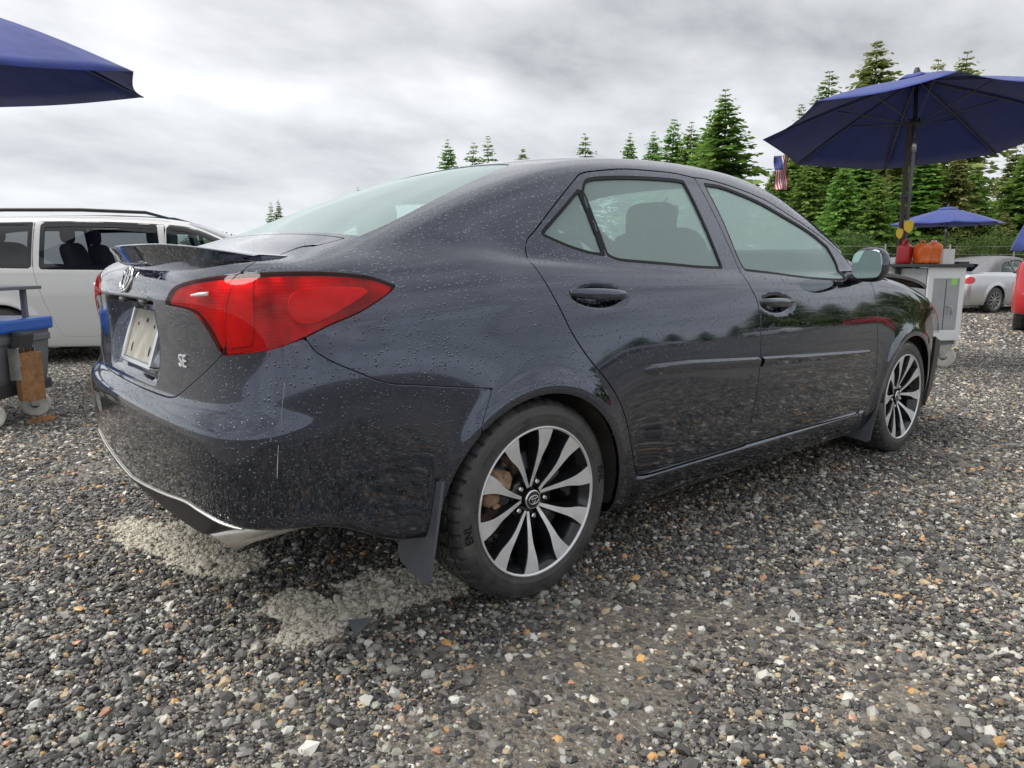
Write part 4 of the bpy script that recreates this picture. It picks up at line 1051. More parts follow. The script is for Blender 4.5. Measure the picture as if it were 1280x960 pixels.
VAN = dict(cat='van', lo=(-1.2,-1.1,.1), hi=(4.2,.05,1.85), h=.03, paint=M_white_paint, axles=(0,3.03), wr=.335, ww=.225, track=.86, zb=.21, belt=1.12, kd=.10, kg=.12, ku=.02, kr=.20,
    plan=[(-1.3,.90),(-.8,.95),(0,.978),(1.5,.985),(2.8,.975),(3.5,.93),(4.0,.82)], sect=[(.0,-.12),(.2,-.06),(.3,-.03),(.45,-.012),(.6,-.004),(.8,0),(.95,-.008),(1.1,-.028),(1.25,-.06)],
    rear=[(.1,-.92),(.3,-1.02),(.5,-1.08),(.7,-1.08),(.9,-1.05),(1.1,-1.04),(1.4,-.97),(1.7,-.88)], front=[(.1,3.9),(.4,4.0),(.6,4.0),(.8,3.95),(1.0,3.75),(1.2,3.2)],
    deck=[(-1.3,1.16),(0,1.17),(1.5,1.15),(2.8,1.12),(3.2,1.06),(3.6,.95),(4.0,.78)], roof=[(-1.3,1.62),(-.9,1.68),(-.3,1.725),(.6,1.745),(1.4,1.735),(1.9,1.68),(2.4,1.50),(2.9,1.25),(3.3,1.04),(3.7,.84)],
    gz=[(1.0,.975),(1.12,.945),(1.3,.895),(1.5,.83),(1.65,.765),(1.75,.70)], gx=[(-1.3,-.06),(-.6,-.02),(.5,0),(1.8,-.005),(2.6,-.05),(3.4,-.14)],
    windows=[('quarter_window', [(-.82,1.17),(-.72,1.56),(-.40,1.60),(.30,1.61),(.30,1.15)], (0,1,3,4), M_van_glass), ('sliding_window', [(.46,1.14),(.46,1.585),(.9,1.595),(1.62,1.575),(1.68,1.13)], (0,1,3,4), M_van_glass), ('front_window', [(1.82,1.13),(1.80,1.565),(2.05,1.525),(2.45,1.365),(2.72,1.21),(2.72,1.14)], (0,1,5), M_clear_glass)],
    screens=[('windshield', [(3.02,-.4),(3.02,0),(2.95,.5),(2.80,.76),(2.30,.68),(1.98,.60),(1.96,.3),(1.95,0),(1.95,-.4)], 1.1, M_clear_glass)],
    doors=[('sliding_door', [(.36,1.64),(.36,1.14),(.42,.85),(.52,.55),(.60,.36),(.70,.335),(1.72,.335),(1.76,.40),(1.76,1.10),(1.73,1.62),(1.0,1.65)], (0,5,7,9)), ('front_door', [(1.78,.36),(2.55,.335),(2.64,.45),(2.68,.70),(2.80,1.0),(2.80,1.16),(2.50,1.37),(2.08,1.57),(1.78,1.62)], (0,5,8))], handles=dict(sliding_door=(1.60,.95), front_door=(1.95,.93)),
    lamps=[('tail_lamp', [(-.32,.95),(-.26,1.25),(-.10,1.30),(-.02,1.15),(-.02,.97)], (), M_red_lamp)], trim=M_gloss_black, tw=.045,
    seats=[(1.9,-.42,.52,.72),(1.9,.42,.52,.72),(.95,-.42,.52,.74),(.95,.42,.52,.74),(0,0,1.2,.76)])
van = make_vehicle('minivan', 'white minivan with dark rear side windows behind the blue-topped cart', VAN, (-.07,8.33,float(lot_z(-.07,8.33))-.01), math.radians(-30))
for s_ in (-1, 1):
    r_ = MB(); r_.tube([(-.7,s_*.60,1.70),(-.62,s_*.61,1.745),(0,s_*.625,1.775),(.8,s_*.63,1.785),(1.5,s_*.62,1.765),(1.75,s_*.61,1.70)], [.014,.02,.022,.022,.02,.014], 10); r_.build('roof_rail', M_satin, van)
COUPE = dict(cat='car', lo=(-1.15,-1.0,.1), hi=(3.7,.05,1.5), h=.03, paint=M_silver_paint, axles=(0,2.715), wr=.315, ww=.225, track=.75, zb=.19, belt=.93, kd=.10, kg=.10, ku=.03, kr=.22,
    plan=[(-1.2,.74),(-.8,.82),(-.3,.862),(.5,.87),(1.5,.87),(2.7,.855),(3.2,.80),(3.6,.68)], sect=SECT(),
    rear=[(.1,-.85),(.3,-.95),(.45,-1.0),(.6,-1.0),(.75,-.97),(.9,-.93),(1.0,-.88),(1.4,-.6)], front=[(.1,3.35),(.3,3.48),(.5,3.5),(.7,3.42),(.9,3.1),(1.0,2.7)],
    deck=[(-1.2,.93),(-.8,.965),(-.3,.985),(.5,.965),(1.5,.955),(2.2,.945),(2.7,.88),(3.1,.80),(3.5,.66)], roof=[(-.9,.62),(-.5,.86),(-.1,1.12),(.25,1.29),(.6,1.365),(1.0,1.385),(1.35,1.35),(1.7,1.22),(2.1,1.03),(2.5,.84)],
    gz=[(.85,.83),(.95,.79),(1.1,.73),(1.25,.655),(1.38,.57)], gx=[(-.9,-.14),(-.3,-.06),(.3,-.015),(1.0,0),(1.7,-.02),(2.2,-.07)],
    windows=[('rear_side_window', [(.30,1.0),(.42,1.16),(.68,1.235),(.74,.985)], (0,2,3), M_clear_glass), ('front_window', [(.80,.985),(.74,1.245),(1.05,1.265),(1.35,1.23),(1.62,1.13),(1.86,.99),(1.86,.965)], (0,1,5), M_clear_glass)],
    screens=[('windshield', [(2.2,-.4),(2.2,0),(2.13,.4),(2.0,.62),(1.6,.54),(1.45,.46),(1.40,.2),(1.40,-.4)], .95, M_clear_glass), ('rear_screen', [(-.30,-.4),(-.30,.0),(-.28,.35),(-.22,.40),(-.02,.38),(.02,.3),(.03,0),(.03,-.4)], .99, M_van_glass)],
    doors=[('door', [(.72,.96),(.74,.6),(.80,.34),(.90,.305),(1.95,.30),(2.02,.36),(2.04,.7),(2.0,.95)], (0,7))], handles=dict(door=(.92,.80)), top=lambda V: np.minimum.reduce([V[:,2]-.985, 1.42-V[:,0]+.0*V[:,1], V[:,0]+.42]),
    lamps=[('tail_lamp', [(-.46,.74),(-.44,.85),(-.28,.88),(-.04,.87),(.06,.82),(.0,.735),(-.2,.72)], (), M_red_lamp)], seats=[(1.25,-.36,.5,.42),(1.25,.36,.5,.42)])
def spot(px, depth, lx, ly, rz):
    """where a vehicle's origin goes so that its local point (lx, ly) stands at an image column and distance"""
    b = (px-640)/FPX*depth; q = np.array(CAM_P[:2])+fwd*depth+rgt*b; c, s = math.cos(rz), math.sin(rz)
    x, y = q[0]-(lx*c-ly*s), q[1]-(lx*s+ly*c); return (float(x), float(y), float(lot_z(x, y)))
silver = make_vehicle('convertible', 'silver convertible with grey fabric roof parked beyond the white cabinet', COUPE, spot(1241, 17.2, 0, -.87, math.radians(-16)), math.radians(-16))
TRUCK = dict(VAN, cat='suv', paint=M_red_paint, wr=.38, ww=.26, track=.80, zb=.34, axles=(0,2.8), lo=(-1.2,-1.1,.25), hi=(3.95,.05,1.95),
    front=[(.1,3.6),(.5,3.72),(.8,3.72),(1.0,3.66),(1.15,3.3)], deck=[(-1.3,1.26),(0,1.26),(1.8,1.23),(2.4,1.20),(3.2,1.12),(3.7,1.02)], belt=1.22,
    roof=[(-1.3,1.76),(-.9,1.80),(-.3,1.83),(.6,1.84),(1.3,1.82),(1.7,1.74),(2.1,1.50),(2.5,1.22),(2.9,.95)], gz=[(1.0,.94),(1.22,.90),(1.4,.85),(1.6,.79),(1.75,.74),(1.85,.67)],
    windows=[('rear_side_window', [(-.75,1.27),(-.65,1.68),(-.2,1.70),(.10,1.27)], (0,1,2,3), M_van_glass), ('rear_door_window', [(.2,1.27),(-.05,1.70),(.75,1.71),(.85,1.26)], (0,1,2,3), M_van_glass), ('front_window', [(.97,1.26),(.90,1.71),(1.45,1.66),(1.85,1.45),(2.05,1.27)], (0,1,4), M_clear_glass)],
    screens=[('windshield', [(2.5,-.4),(2.5,0),(2.42,.5),(2.3,.68),(1.85,.60),(1.72,.5),(1.70,0),(1.70,-.4)], 1.2, M_clear_glass)],
    doors=[('rear_door', [(.02,1.74),(.12,1.2),(.30,.85),(.44,.55),(.52,.46),(.92,.46),(.92,1.74)], (0,4,5,6)), ('front_door', [(.94,.46),(1.95,.46),(2.0,.7),(2.1,1.2),(2.12,1.28),(1.48,1.70),(.94,1.74)], (0,1,4,6))], handles=dict(rear_door=(.40,1.05), front_door=(1.08,1.05)),
    lamps=[('tail_lamp', [(-.34,.98),(-.32,1.30),(-.14,1.34),(-.08,1.2),(-.12,.98)], (), M_red_lamp)], seats=[(1.2,-.4,.5,.8),(1.2,.4,.5,.8)])
red = make_vehicle('red_suv', 'bright red sport utility vehicle parked beside the silver convertible', TRUCK, spot(1267, 11.9, -1.02, .90, math.radians(14)), math.radians(14))

# more parked cars beside the lot, seen in the sedan's doors and past its mirror
def again(src, label, px, depth, rz, lx=0, ly=0, xyz=None):
    c = copy_tree(src); c['label'] = label; c.location = xyz if xyz else spot(px, depth, lx, ly, rz); c.rotation_euler = (0,0,rz); return c
again(silver, 'silver convertible almost hidden behind the sedan door mirror', 1085, 21, math.radians(-35))
again(van, 'white minivan parked by the firs, mirrored in the front door', 0, 0, math.radians(95), xyz=(50,-30,-.13))
again(red, 'red sport utility vehicle by the firs, mirrored in the front door', 0, 0, math.radians(100), xyz=(63,-27,-.13))
again(silver, 'silver convertible by the firs, mirrored in the rear door', 0, 0, math.radians(80), xyz=(39,-33,-.13))
# ------------------------------------------------------------------ conifers round the lot
def leaf_mat(name, a, b, c):
    m = NT(name); o = m.obj(); n = m.noise(1.1, 4, .65, o); r = m.n('ObjectInfo').outputs['Random']; fine = m.noise(9, 2, .5, o)
    col = m.ramp(m.math('MULTIPLY_ADD', fine, .45, m.math('MULTIPLY', n, .55)), [(.30,a),(.50,b),(.68,c)])
    hs = m.n('HueSaturation', i={'Hue': m.math('MULTIPLY_ADD', r, .03, .485), 'Value': m.math('MULTIPLY_ADD', r, .35, .85), 'Color': col})
    m.b(Base_Color=hs.outputs[0], Roughness=.6, Specular_IOR_Level=.25)
    tl = m.n('BsdfTranslucent'); m.set(tl, 0, hs.outputs[0]); mx = m.n('MixShader', i={0: .38}); m.set(mx, 1, m.bsdf); m.set(mx, 2, tl); m.t.links.new(mx.outputs[0], m.out.inputs['Surface']); return m.mat
M_fir = leaf_mat('fir_needles', (.10,.185,.040), (.20,.335,.072), (.35,.46,.12))
M_fir_dry = leaf_mat('pale_fir_needles', (.13,.18,.055), (.26,.31,.10), (.42,.42,.17))
M_broad = leaf_mat('broad_leaves', (.055,.09,.026), (.10,.16,.044), (.18,.23,.07))
M_bark = plain('grey_brown_bark', (.085,.065,.05), .9, 0, 0, .4, 6, .6, 18)
def fir(seed, H=1.0, R=.20, base=.08, whorls=40, nb=7, spr=7, lean=0., sparse=0.):
    """unit-height conifer: (trunk mesh builder, crown verts, faces)"""
    g = np.random.default_rng(seed); V = []; F = []
    tip = lambda z: np.array([lean*z*z, 0, z])
    for w in range(whorls):
        t = (w+g.uniform(0, .7))/whorls; z0 = base+(1-base)*t**.92
        L0 = R*1.15*((1-t)**.85+.035)*(1 if t > .12 else .6+3.3*t)
        k = nb if t < .90 else 6
        for b in range(k):
            if g.random() < sparse: continue
            a = g.uniform(0, 2*np.pi); L = L0*g.uniform(.62, 1.18)
            up = g.uniform(.05, .35)*(t*1.6-.35)
            p0 = tip(z0); d = np.array([math.cos(a), math.sin(a), 0])
            side = np.array([-d[1], d[0], 0])
            n = max(3, int(spr*(.40+.60*(1-t))))
            for s in range(n):
                u = (s+g.uniform(.2, 1))/n
                c = p0+d*L*u+np.array([0,0,L*(up*u-.30*u*u+.12*u**4)])
                for sg in (-1, 1):
                    ln = min(L*.40*(1.18-u*.70), .036)*g.uniform(.7, 1.35)+.006; dr = d*g.uniform(.35, .8)+side*sg*g.uniform(.5, 1)+np.array([0,0,g.uniform(-.55, .12)])
                    dr /= np.linalg.norm(dr); wd = np.cross(dr, g.normal(0, .5, 3)+np.array([0,0,1])); wd *= ln*.27/np.linalg.norm(wd)
                    i = len(V); V += [c, c+dr*ln*.55+wd, c+dr*ln, c+dr*ln*.5-wd]; F.append([i, i+1, i+2, i+3])
    m = MB(); m.tube([tuple(tip(z)) for z in np.linspace(-.02, .99, 9)], [.014*(1-z)**1.1*H+.0006 for z in np.linspace(0, 1, 9)], 8)
    for k in range(14):
        z = base+.75*k/14; a = g.uniform(0, 6.28); L = R*(1-z)*.7; m.tube([tuple(tip(z)), tuple(tip(z)+np.array([math.cos(a)*L, math.sin(a)*L, -.03*L]))], [.0035,.001], 5)
    return m, np.array(V), np.array(F)
FIRS = []
for k, kw in enumerate((dict(R=.19, whorls=48, nb=9, spr=9), dict(R=.16, whorls=50, nb=9, spr=8, sparse=.08), dict(R=.23, whorls=46, nb=10, spr=11), dict(R=.18, whorls=44, nb=8, spr=8, sparse=.15, lean=.05), dict(R=.15, whorls=40, nb=8, spr=7, sparse=.10, base=.15), dict(R=.32, whorls=44, nb=13, spr=15, base=.02))):
    m, V, F = fir(100+k, **kw); FIRS.append((m.data('trunk', M_bark), [new_mesh('crown', V, F, mats=[mt], smooth=False) for mt in (M_fir, M_fir_dry)]))
def broad(seed, n=2600):
    g = np.random.default_rng(seed); V = []; F = []; cl = g.normal(0, 1, (16,3)); cl /= np.linalg.norm(cl, axis=1)[:,None]; cl = cl*g.uniform(.15, .36, (16,1))*np.array([1,1,.9])+np.array([0,0,.62])
    for i in range(n):
        c = cl[g.integers(16)]+g.normal(0, .075, 3); u = g.normal(0, 1, 3); u /= np.linalg.norm(u); w = np.cross(u, g.normal(0, 1, 3)); w /= np.linalg.norm(w); s = g.uniform(.012, .026)
        k = len(V); V += [c-u*s, c+w*s*.6, c+u*s, c-w*s*.6]; F.append([k, k+1, k+2, k+3])
    m = MB(); m.tube([(0,0,-.02),(.01,0,.25),(0,.01,.5),(0,0,.75)], [.03,.024,.016,.006], 8)
    for q in cl[:8]: m.tube([(0,0,.32),tuple(q)], [.012,.003], 5)
    return m.data('trunk', M_bark), [new_mesh('crown', np.array(V), np.array(F), mats=[M_broad], smooth=False)]
BROADS = [broad(900), broad(901)]
_tc = 0
def tree(name, label, kind, x, y, h, wide=1.0, mat=0, group=None):
    global _tc; _tc += 1
    tr, cr = kind; root = thing(name, label, 'tree', (x, y, float(lot_z(x, y))-.1), _tc*2.4, group)
    root.rotation_euler.x = .03*math.sin(_tc*1.9); root.rotation_euler.y = .03*math.sin(_tc*3.1); root.scale = (h*wide*(1+.15*math.sin(_tc*2.7)), h*wide*(1+.15*math.sin(_tc*4.1)), h); link('trunk', tr, root); link('crown', cr[min(mat, len(cr)-1)], root); return root
CP, SP = math.cos(PITCH), -math.sin(PITCH)
def at_px(px, depth, h=-1.1):
    """ground point at a distance ahead whose column, at height h over the camera, is px"""
    b = (px-640)/FPX*(CP*depth-SP*h); p = np.array(CAM_P[:2])+fwd*depth+rgt*b; return float(p[0]), float(p[1])
def tree_px(px, ytop, depth, kind, label, name='fir_tree', wide=1.0, mat=0, group=None):
    v = (480-ytop)/FPX; h = depth*(CP*v-SP)/(CP+SP*v); x, y = at_px(px, depth, h*.8)
    return tree(name, label, kind, x, y, (h+CAM_P[2]-float(lot_z(x, y))+.1), wide*(1.35 if depth > 60 else 1.1), mat, group)
G1 = 'fir tops far beyond the sedan roof'
tree_px(338, 252, 170, FIRS[4], 'distant thin fir rising beyond the rear window of the sedan, left of a pair', wide=.8, mat=0)
tree_px(347, 249, 172, FIRS[1], 'distant taller fir of the pair beyond the rear window of the sedan', wide=.7)
for i, (px, yt) in enumerate(((252,287),(284,291),(268,296))): tree_px(px, yt, 150, BROADS[i % 2], 'small round leafy treetop beyond the white minivan windscreen', 'leafy_tree', 1.0, 0, 'leafy treetops beyond the minivan')
tree_px(454, 234, 125, FIRS[3], 'single tiny fir tip peeking over the sloping rear window of the sedan', wide=1.0)
for i, (px, yt, k, w) in enumerate(((563,174,0,.9),(586,176,3,.9),(610,169,4,1.0))): tree_px(px, yt, 112+3*i, FIRS[k], 'fir in the group of three over the rear edge of the sedan roof', wide=w, group='three firs over the roof edge')
tree_px(655, 184, 118, FIRS[5], 'low bushy fir tip just showing above the middle of the sedan roof', wide=.5)
tree_px(732, 163, 100, FIRS[3], 'lone pointed fir tip standing above the rear door window', wide=.9)
tree_px(783, 165, 98, FIRS[0], 'second pointed fir tip above the rear door window', wide=.8)
for i, (px, yt, k, d, w) in enumerate(((815,163,0,92,.9),(838,146,1,88,1.1),(860,152,0,86,1.0),(890,150,2,80,.9))): tree_px(px, yt, d, FIRS[k], 'fir in the clump left of the tallest fir over the sedan roof', wide=w, group='fir clump above the front door')
tree_px(912, 110, 76, FIRS[0], 'tall dark fir standing free above the front door window', wide=1.05)
tree_px(1003, 128, 66, FIRS[1], 'slim fir just left of the big navy umbrella, behind the flag', wide=1.0, mat=0)
tree_px(1042, 86, 64, FIRS[1], 'slender green fir rising behind the left slope of the navy umbrella', wide=1.0)
tree_px(1098, 46, 62, FIRS[2], 'tallest broad fir with pale tips behind the top of the navy umbrella', wide=.9, mat=1)
tree_px(1155, 66, 64, FIRS[3], 'pale fir tip right beside the umbrella finial', wide=1.1, mat=1)
tree_px(1193, 64, 63, FIRS[0], 'pale pointed fir right of the umbrella finial', wide=1.0, mat=1)
DENSE = ['bushy fir at the left end of the dense stand, below the hanging flag', 'broad fir directly behind the hanging flag', 'low bushy fir just right of the hanging flag', 'tall broad fir half hidden by the left side of the navy umbrella', 'low bushy fir under the left side of the navy umbrella', 'tall broad fir in line with the red can on the cabinet', 'low bushy fir directly behind the umbrella pole and red can', 'pale fir right behind the pole of the navy umbrella', 'broad dark fir behind the tip of the small blue umbrella', 'tall pale fir rising over the small blue umbrella', 'low pale bushy fir behind the small blue umbrella', 'broad fir at the right edge of the small blue umbrella', None, None, None, None, None, 'low dark fir between the blue umbrella and the gap of sky']
for i, (px, yt, d, k, w, mt) in enumerate(((965,205,52,5,.75,0),(985,190,50,2,1.2,0),(1012,196,46,5,.80,0),(1035,170,54,2,1.2,0),(1058,200,43,5,.85,0),(1080,180,50,2,1.2,0),(1100,215,42,5,.80,0),(1125,170,52,0,1.3,1),(1150,180,48,2,1.2,0),(1170,165,55,2,1.1,1),(1195,190,47,5,.8,1),(1215,205,50,2,1.0,0),(1272,178,52,2,.95,1),(1292,160,50,0,1.1,0),(1315,150,55,2,1.1,0),(1342,170,48,5,.8,0),(1255,262,44,5,.9,1),(1232,262,46,5,.9,0))):
    tree_px(px, yt, d, FIRS[k], DENSE[i] or 'fir at the open edge of the stand beyond the red vehicle', wide=w, mat=mt, group='dense fir stand behind the umbrella' if px < 1245 else 'firs at the end of the stand')
for i in range(26):
    px = 955+i*17; x, y = at_px(px, 41+3*math.sin(i*1.7)); tree('shrub', 'low leafy shrub at the foot of the fir stand', BROADS[i % 2], x, y, 2.6+.8*math.sin(i*2.3), 1.1, 0, 'shrubs at the foot of the firs')
# the stand goes on round to the right of the camera; the doors mirror it
for i in range(24):
    a = math.radians(9-i*2.6); d = 88+7*math.sin(i*2.1); h = 17.5+3.5*math.sin(i*1.37+.6)-i*.50
    tree('fir_tree', 'fir in the row beside the lot that the sedan doors mirror', FIRS[(i*2) % 4 if i % 3 else 5], 1.5+d*math.cos(a), -1+d*math.sin(a), max(h, 6.0)*(1 if i < 14 else max(.30, 1-.09*(i-13))), 1.6 if i % 3 else 1.1, i % 2 if i % 4 == 0 else 0, 'firs mirrored in the doors')
# ------------------------------------------------------------------ umbrellas, carts and small things
def fabric(name, col):
    m = NT(name); o = m.obj(); w = m.noise(220, 2, .5, o); n = m.noise(5, 3, .5, o)
    c = m.ramp(n, [(.3, tuple(x*.85 for x in col)), (.7, tuple(x*1.12 for x in col))]); m.b(Base_Color=c, Roughness=.75, Normal=m.bump(m.noise(7, 3, .5, o), .35, .02, m.bump(w, .12, .002)))
    m.bsdf.inputs['Sheen Weight'].default_value = .2
    t = m.n('BsdfTranslucent'); m.set(t, 0, c); mx = m.n('MixShader', i={0: .10}); m.set(mx, 1, m.bsdf); m.set(mx, 2, t); m.t.links.new(mx.outputs[0], m.out.inputs['Surface']); return m.mat
M_navy = fabric('royal_blue_canvas', (.035,.062,.29)); M_grey_metal = plain('grey_painted_pole', (.16,.16,.165), .4, .6, 0, .2, 20); M_brown = plain('brown_painted_wood', (.07,.055,.045), .7, 0, 0, .3, 15)
M_dull_grey = plain('grey_moulded_plastic', (.16,.17,.185), .5, 0, 0, .18, 5, .2, 40); M_dark_grey = plain('dark_grey_plastic', (.05,.052,.056), .5, 0, 0, .2, 8)
M_blue_pl = plain('blue_plastic', (.02,.13,.55), .3, 0, .3, .12, 6); M_wood = plain('split_fir_wood', (.33,.17,.075), .85, 0, 0, .5, 22, .5, 45); M_caster = plain('cream_caster_rubber', (.72,.70,.62), .6, 0, 0, .3, 14)
M_white_enamel = plain('white_enamel', (.84,.85,.85), .35, 0, .2, .05, 7); M_lgrey = plain('light_grey_enamel', (.40,.42,.43), .4, .2, 0, .12, 9); M_zinc = plain('zinc_plated_steel', (.55,.55,.53), .35, .9, 0, .25, 20)
M_orange = plain('orange_vinyl', (.86,.17,.02), .4, 0, .2, .15, 9); M_redpl = plain('red_plastic', (.48,.02,.03), .4, 0, .2, .2, 9); M_yellow = plain('yellow_tag_plastic', (.85,.58,.03), .45); M_green = plain('green_sticker', (.35,.80,.12), .5); M_paper = plain('white_card', (.78,.77,.74), .7, 0, 0, .06, 8)
def frame_of(n):
    n = Vector(n).normalized(); a = Vector((1,0,0)); x = (a-n*a.dot(n)).normalized(); y = n.cross(x); return Matrix((x, y, n)).transposed()
def umbrella(label, px, depth, zc, R, rise, sf=0., sr=0., ribs=8, a0=0., pole_z=.25, cap=True, rim_drop=0.0):
    """market umbrella; its rim plane slopes by sf away from the camera and sr to the right"""
    q = np.array(at_px(px, depth, zc-CAM_P[2]))
    f3 = Vector((fwd[0], fwd[1], 0)); r3 = Vector((rgt[0], rgt[1], 0)); n = (Vector((0,0,1))-f3*sf-r3*sr).normalized()
    root = thing('patio_umbrella', label, 'umbrella', (q[0], q[1], 0)); Rm = Matrix((r3-n*r3.dot(n), n.cross(r3-n*r3.dot(n)), n)).transposed()
    c = Vector((0,0,zc)); P = lambda r, a, z: c+Rm @ Vector((r*math.cos(a), r*math.sin(a), z))
    N = 8
    def panel_pts(k, r0, r1, z0, z1, sag, nm, lip=0):
        V = []; F = []; a1, a2 = a0+2*math.pi*k/ribs, a0+2*math.pi*(k+1)/ribs
        for i in range(N+1):
            u = i/N; r = r0+(r1-r0)*u; z = z0+(z1-z0)*u+.05*rise*math.sin(math.pi*u)
            p1 = P(r, a1, z); p2 = P(r, a2, z)
            for j in range(N+1):
                t = j/N; p = p1.lerp(p2, t); s = math.sin(math.pi*t); V.append(p-n*sag*s*u+((c-p)-n*(c-p).dot(n))*(.035*s*u*u))
        for i in range(N):
            for j in range(N): a = i*(N+1)+j; F.append([a, a+N+1, a+N+2, a+1])
        m = MB(); m.add(V, F, 0, True); o = m.build(nm, M_navy, root); o.modifiers.new('cloth', 'SOLIDIFY').thickness = .002; return o
    for k in range(ribs):
        panel_pts(k, .14 if cap else .02, R, rise*.90, 0, .025, 'canopy_panel')
        if cap: panel_pts(k, .015, .26, rise*1.02, rise*.86, .006, 'vent_flap')
        a = a0+2*math.pi*k/ribs
        m = MB(); m.tube([P(.03, a, rise*.93), P(R*.5, a, rise*.47+.02*rise), P(R*.995, a, -.006)], [.008,.008,.006], 6); rb = m.build('rib', M_grey_metal, root)
        m = MB(); m.tube([P(.04, a, rise*.12), P(R*.50, a, rise*.46)], .006, 6); m.build('strut', M_grey_metal, rb)
    m = MB(); m.lathe([(0,.09),(.02,.085),(.032,.05),(.03,.02),(.035,.0),(0,0)], 16, 'z'); fo = m.build('finial', M_dark_grey, root, P(0,0,rise*1.0)); fo.rotation_euler = Rm.to_euler()
    m = MB(); m.tube([P(0,0,rise*.06), P(0,0,rise*.20)], .045, 12); m.build('runner_hub', M_dark_grey, root)
    top = P(0,0,rise*.98); mid = P(0,0,-.12)
    m = MB(); m.tube([(mid.x, mid.y, pole_z), mid, top], [.020,.020,.019], 14); m.build('pole', M_grey_metal, root)
    m = MB(); m.tube([mid+Vector((0,0,-.09)), mid+Vector((0,0,.03))], .026, 12); m.build('tilt_joint', M_zinc, root)
    return root, P
umbR, PR = umbrella('large navy umbrella tilted over the white cabinet with a flag on its rim', 1143, 7.35, 2.335, 1.42, .52, -.144, -.027, 8, math.radians(28), .24)
umbL, PL = umbrella('blue umbrella with drooping near edge above the blue-topped cart', -61, 6.0, 2.43, 1.56, .66, .11, .05, 6, math.radians(-6), .2)
umbB, _ = umbrella('small bright blue umbrella open far behind the navy umbrella pole', 1183, 19.5, 2.10, 1.36, .44, .0, .0, 8, math.radians(22), -.13)
umbN, _ = umbrella('half-folded navy umbrella hanging low beside the red vehicle', 1309, 9.6, 1.22, .42, 1.0, .0, .0, 8, math.radians(22), -.13, False)
def base_foot(r, z):
    m = MB(); m.lathe([(0,.09),(.03,.09),(.04,.05),(.20,.04),(.22,.0),(0,0)], 24, 'z'); m.build('base', M_dark_grey, r, (0,0,z))
base_foot(umbB, -.135); base_foot(umbN, -.135)
# small flag hung from the umbrella rim
def flag():
    V = []; F = []; mi = []; nx, ny = 26, 14; w, h = .36, .21
    root = thing('hanging_flag', 'small striped red white and blue flag hanging from the umbrella rim', 'flag')
    p = umbR.matrix_basis @ PR(1.30, math.radians(141), -.02)
    rim = np.array(p)
    for i in range(nx+1):
        for j in range(ny):
            u, v = i/nx, j/(ny-1); fold = .022*math.sin(u*9+v*4)+.018*math.sin(v*7.5+u*2)
            x = (v-.5)*h*(.72-.10*u); q = rim+np.array([rgt[0]*(x+.03*u), rgt[1]*(x+.03*u), -u*w-.02])+np.array([fwd[0], fwd[1], 0])*fold; V.append(q)
    for i in range(nx):
        for j in range(ny-1):
            F.append([i*ny+j, (i+1)*ny+j, (i+1)*ny+j+1, i*ny+j+1]); mi.append(1 if (i < nx*.42 and j < 7) else (2 if j % 2 else 0))
    m = MB()
    for f, q in zip(F, mi): m.add([V[i] for i in f], [[0,1,2,3]], q, True)
    mats = [plain('flag_red', (.55,.02,.03), .7), plain('flag_blue', (.04,.06,.28), .7), plain('flag_white', (.78,.78,.78), .7)]
    m.build('cloth', mats, root); t = MB(); a, b = Vector(V[0]), Vector(V[ny-1])
    t.tube([a+Vector((0,0,.0)), b], .003, 6); t.tube([a, Vector(rim)+Vector((0,0,.06))], .0015, 5); t.tube([b, Vector(rim)+Vector((0,0,.06))], .0015, 5); t.build('hanger', M_zinc, root)
    # little stars on the canton
    st = MB()
    for i in range(1, 10, 2):
        for j in range(1, 6, 2):
            cpt = Vector(V[i*ny+j])-Vector((fwd[0], fwd[1], 0))*.002; r3 = Vector((rgt[0], rgt[1], 0))
            st.add([cpt+(r3*math.cos(t)+Vector((0,0,1))*math.sin(t))*(.007 if k % 2 == 0 else .003) for k, t in enumerate(np.linspace(0, 6.2832, 11)[:-1])], [list(range(10))], 0)
    st.build('stars', mats[2], root)
flag()
def local_frame(px, depth, rz, gz=None):
    b = (px-640)/FPX*depth; q = np.array(CAM_P[:2])+fwd*depth+rgt*b; return (float(q[0]), float(q[1]), float(lot_z(q[0], q[1])) if gz is None else gz), rz
VIEW_RZ = math.atan2(rgt[1], rgt[0])
def caster(root, x, y, r, spin=0.3):
    c = link('caster', None, root, (x, y, 0), (0,0,spin))
    m = MB(); m.lathe([(r*.30,-.020),(r*.78,-.020),(r*.95,-.024),(r,-.014),(r,.014),(r*.95,.024),(r*.78,.020),(r*.30,.020)], 36, 'y', (0,0,r)); m.build('caster_wheel', M_caster, c)
    m = MB(); m.lathe([(0,-.030),(r*.32,-.026),(r*.32,.026),(0,.030)], 20, 'y', (0,0,r))
    for s in (-1, 1): m.prism([(-.025,r*2.18),(.05,r*2.18),(.022,r*.85),(-.018,r*.85)], 'y', s*.032-.002, s*.032+.002)
    m.box((.012,0,r*2.2), (.085,.07,.008), 0, .002); m.build('caster_fork', M_zinc, c)
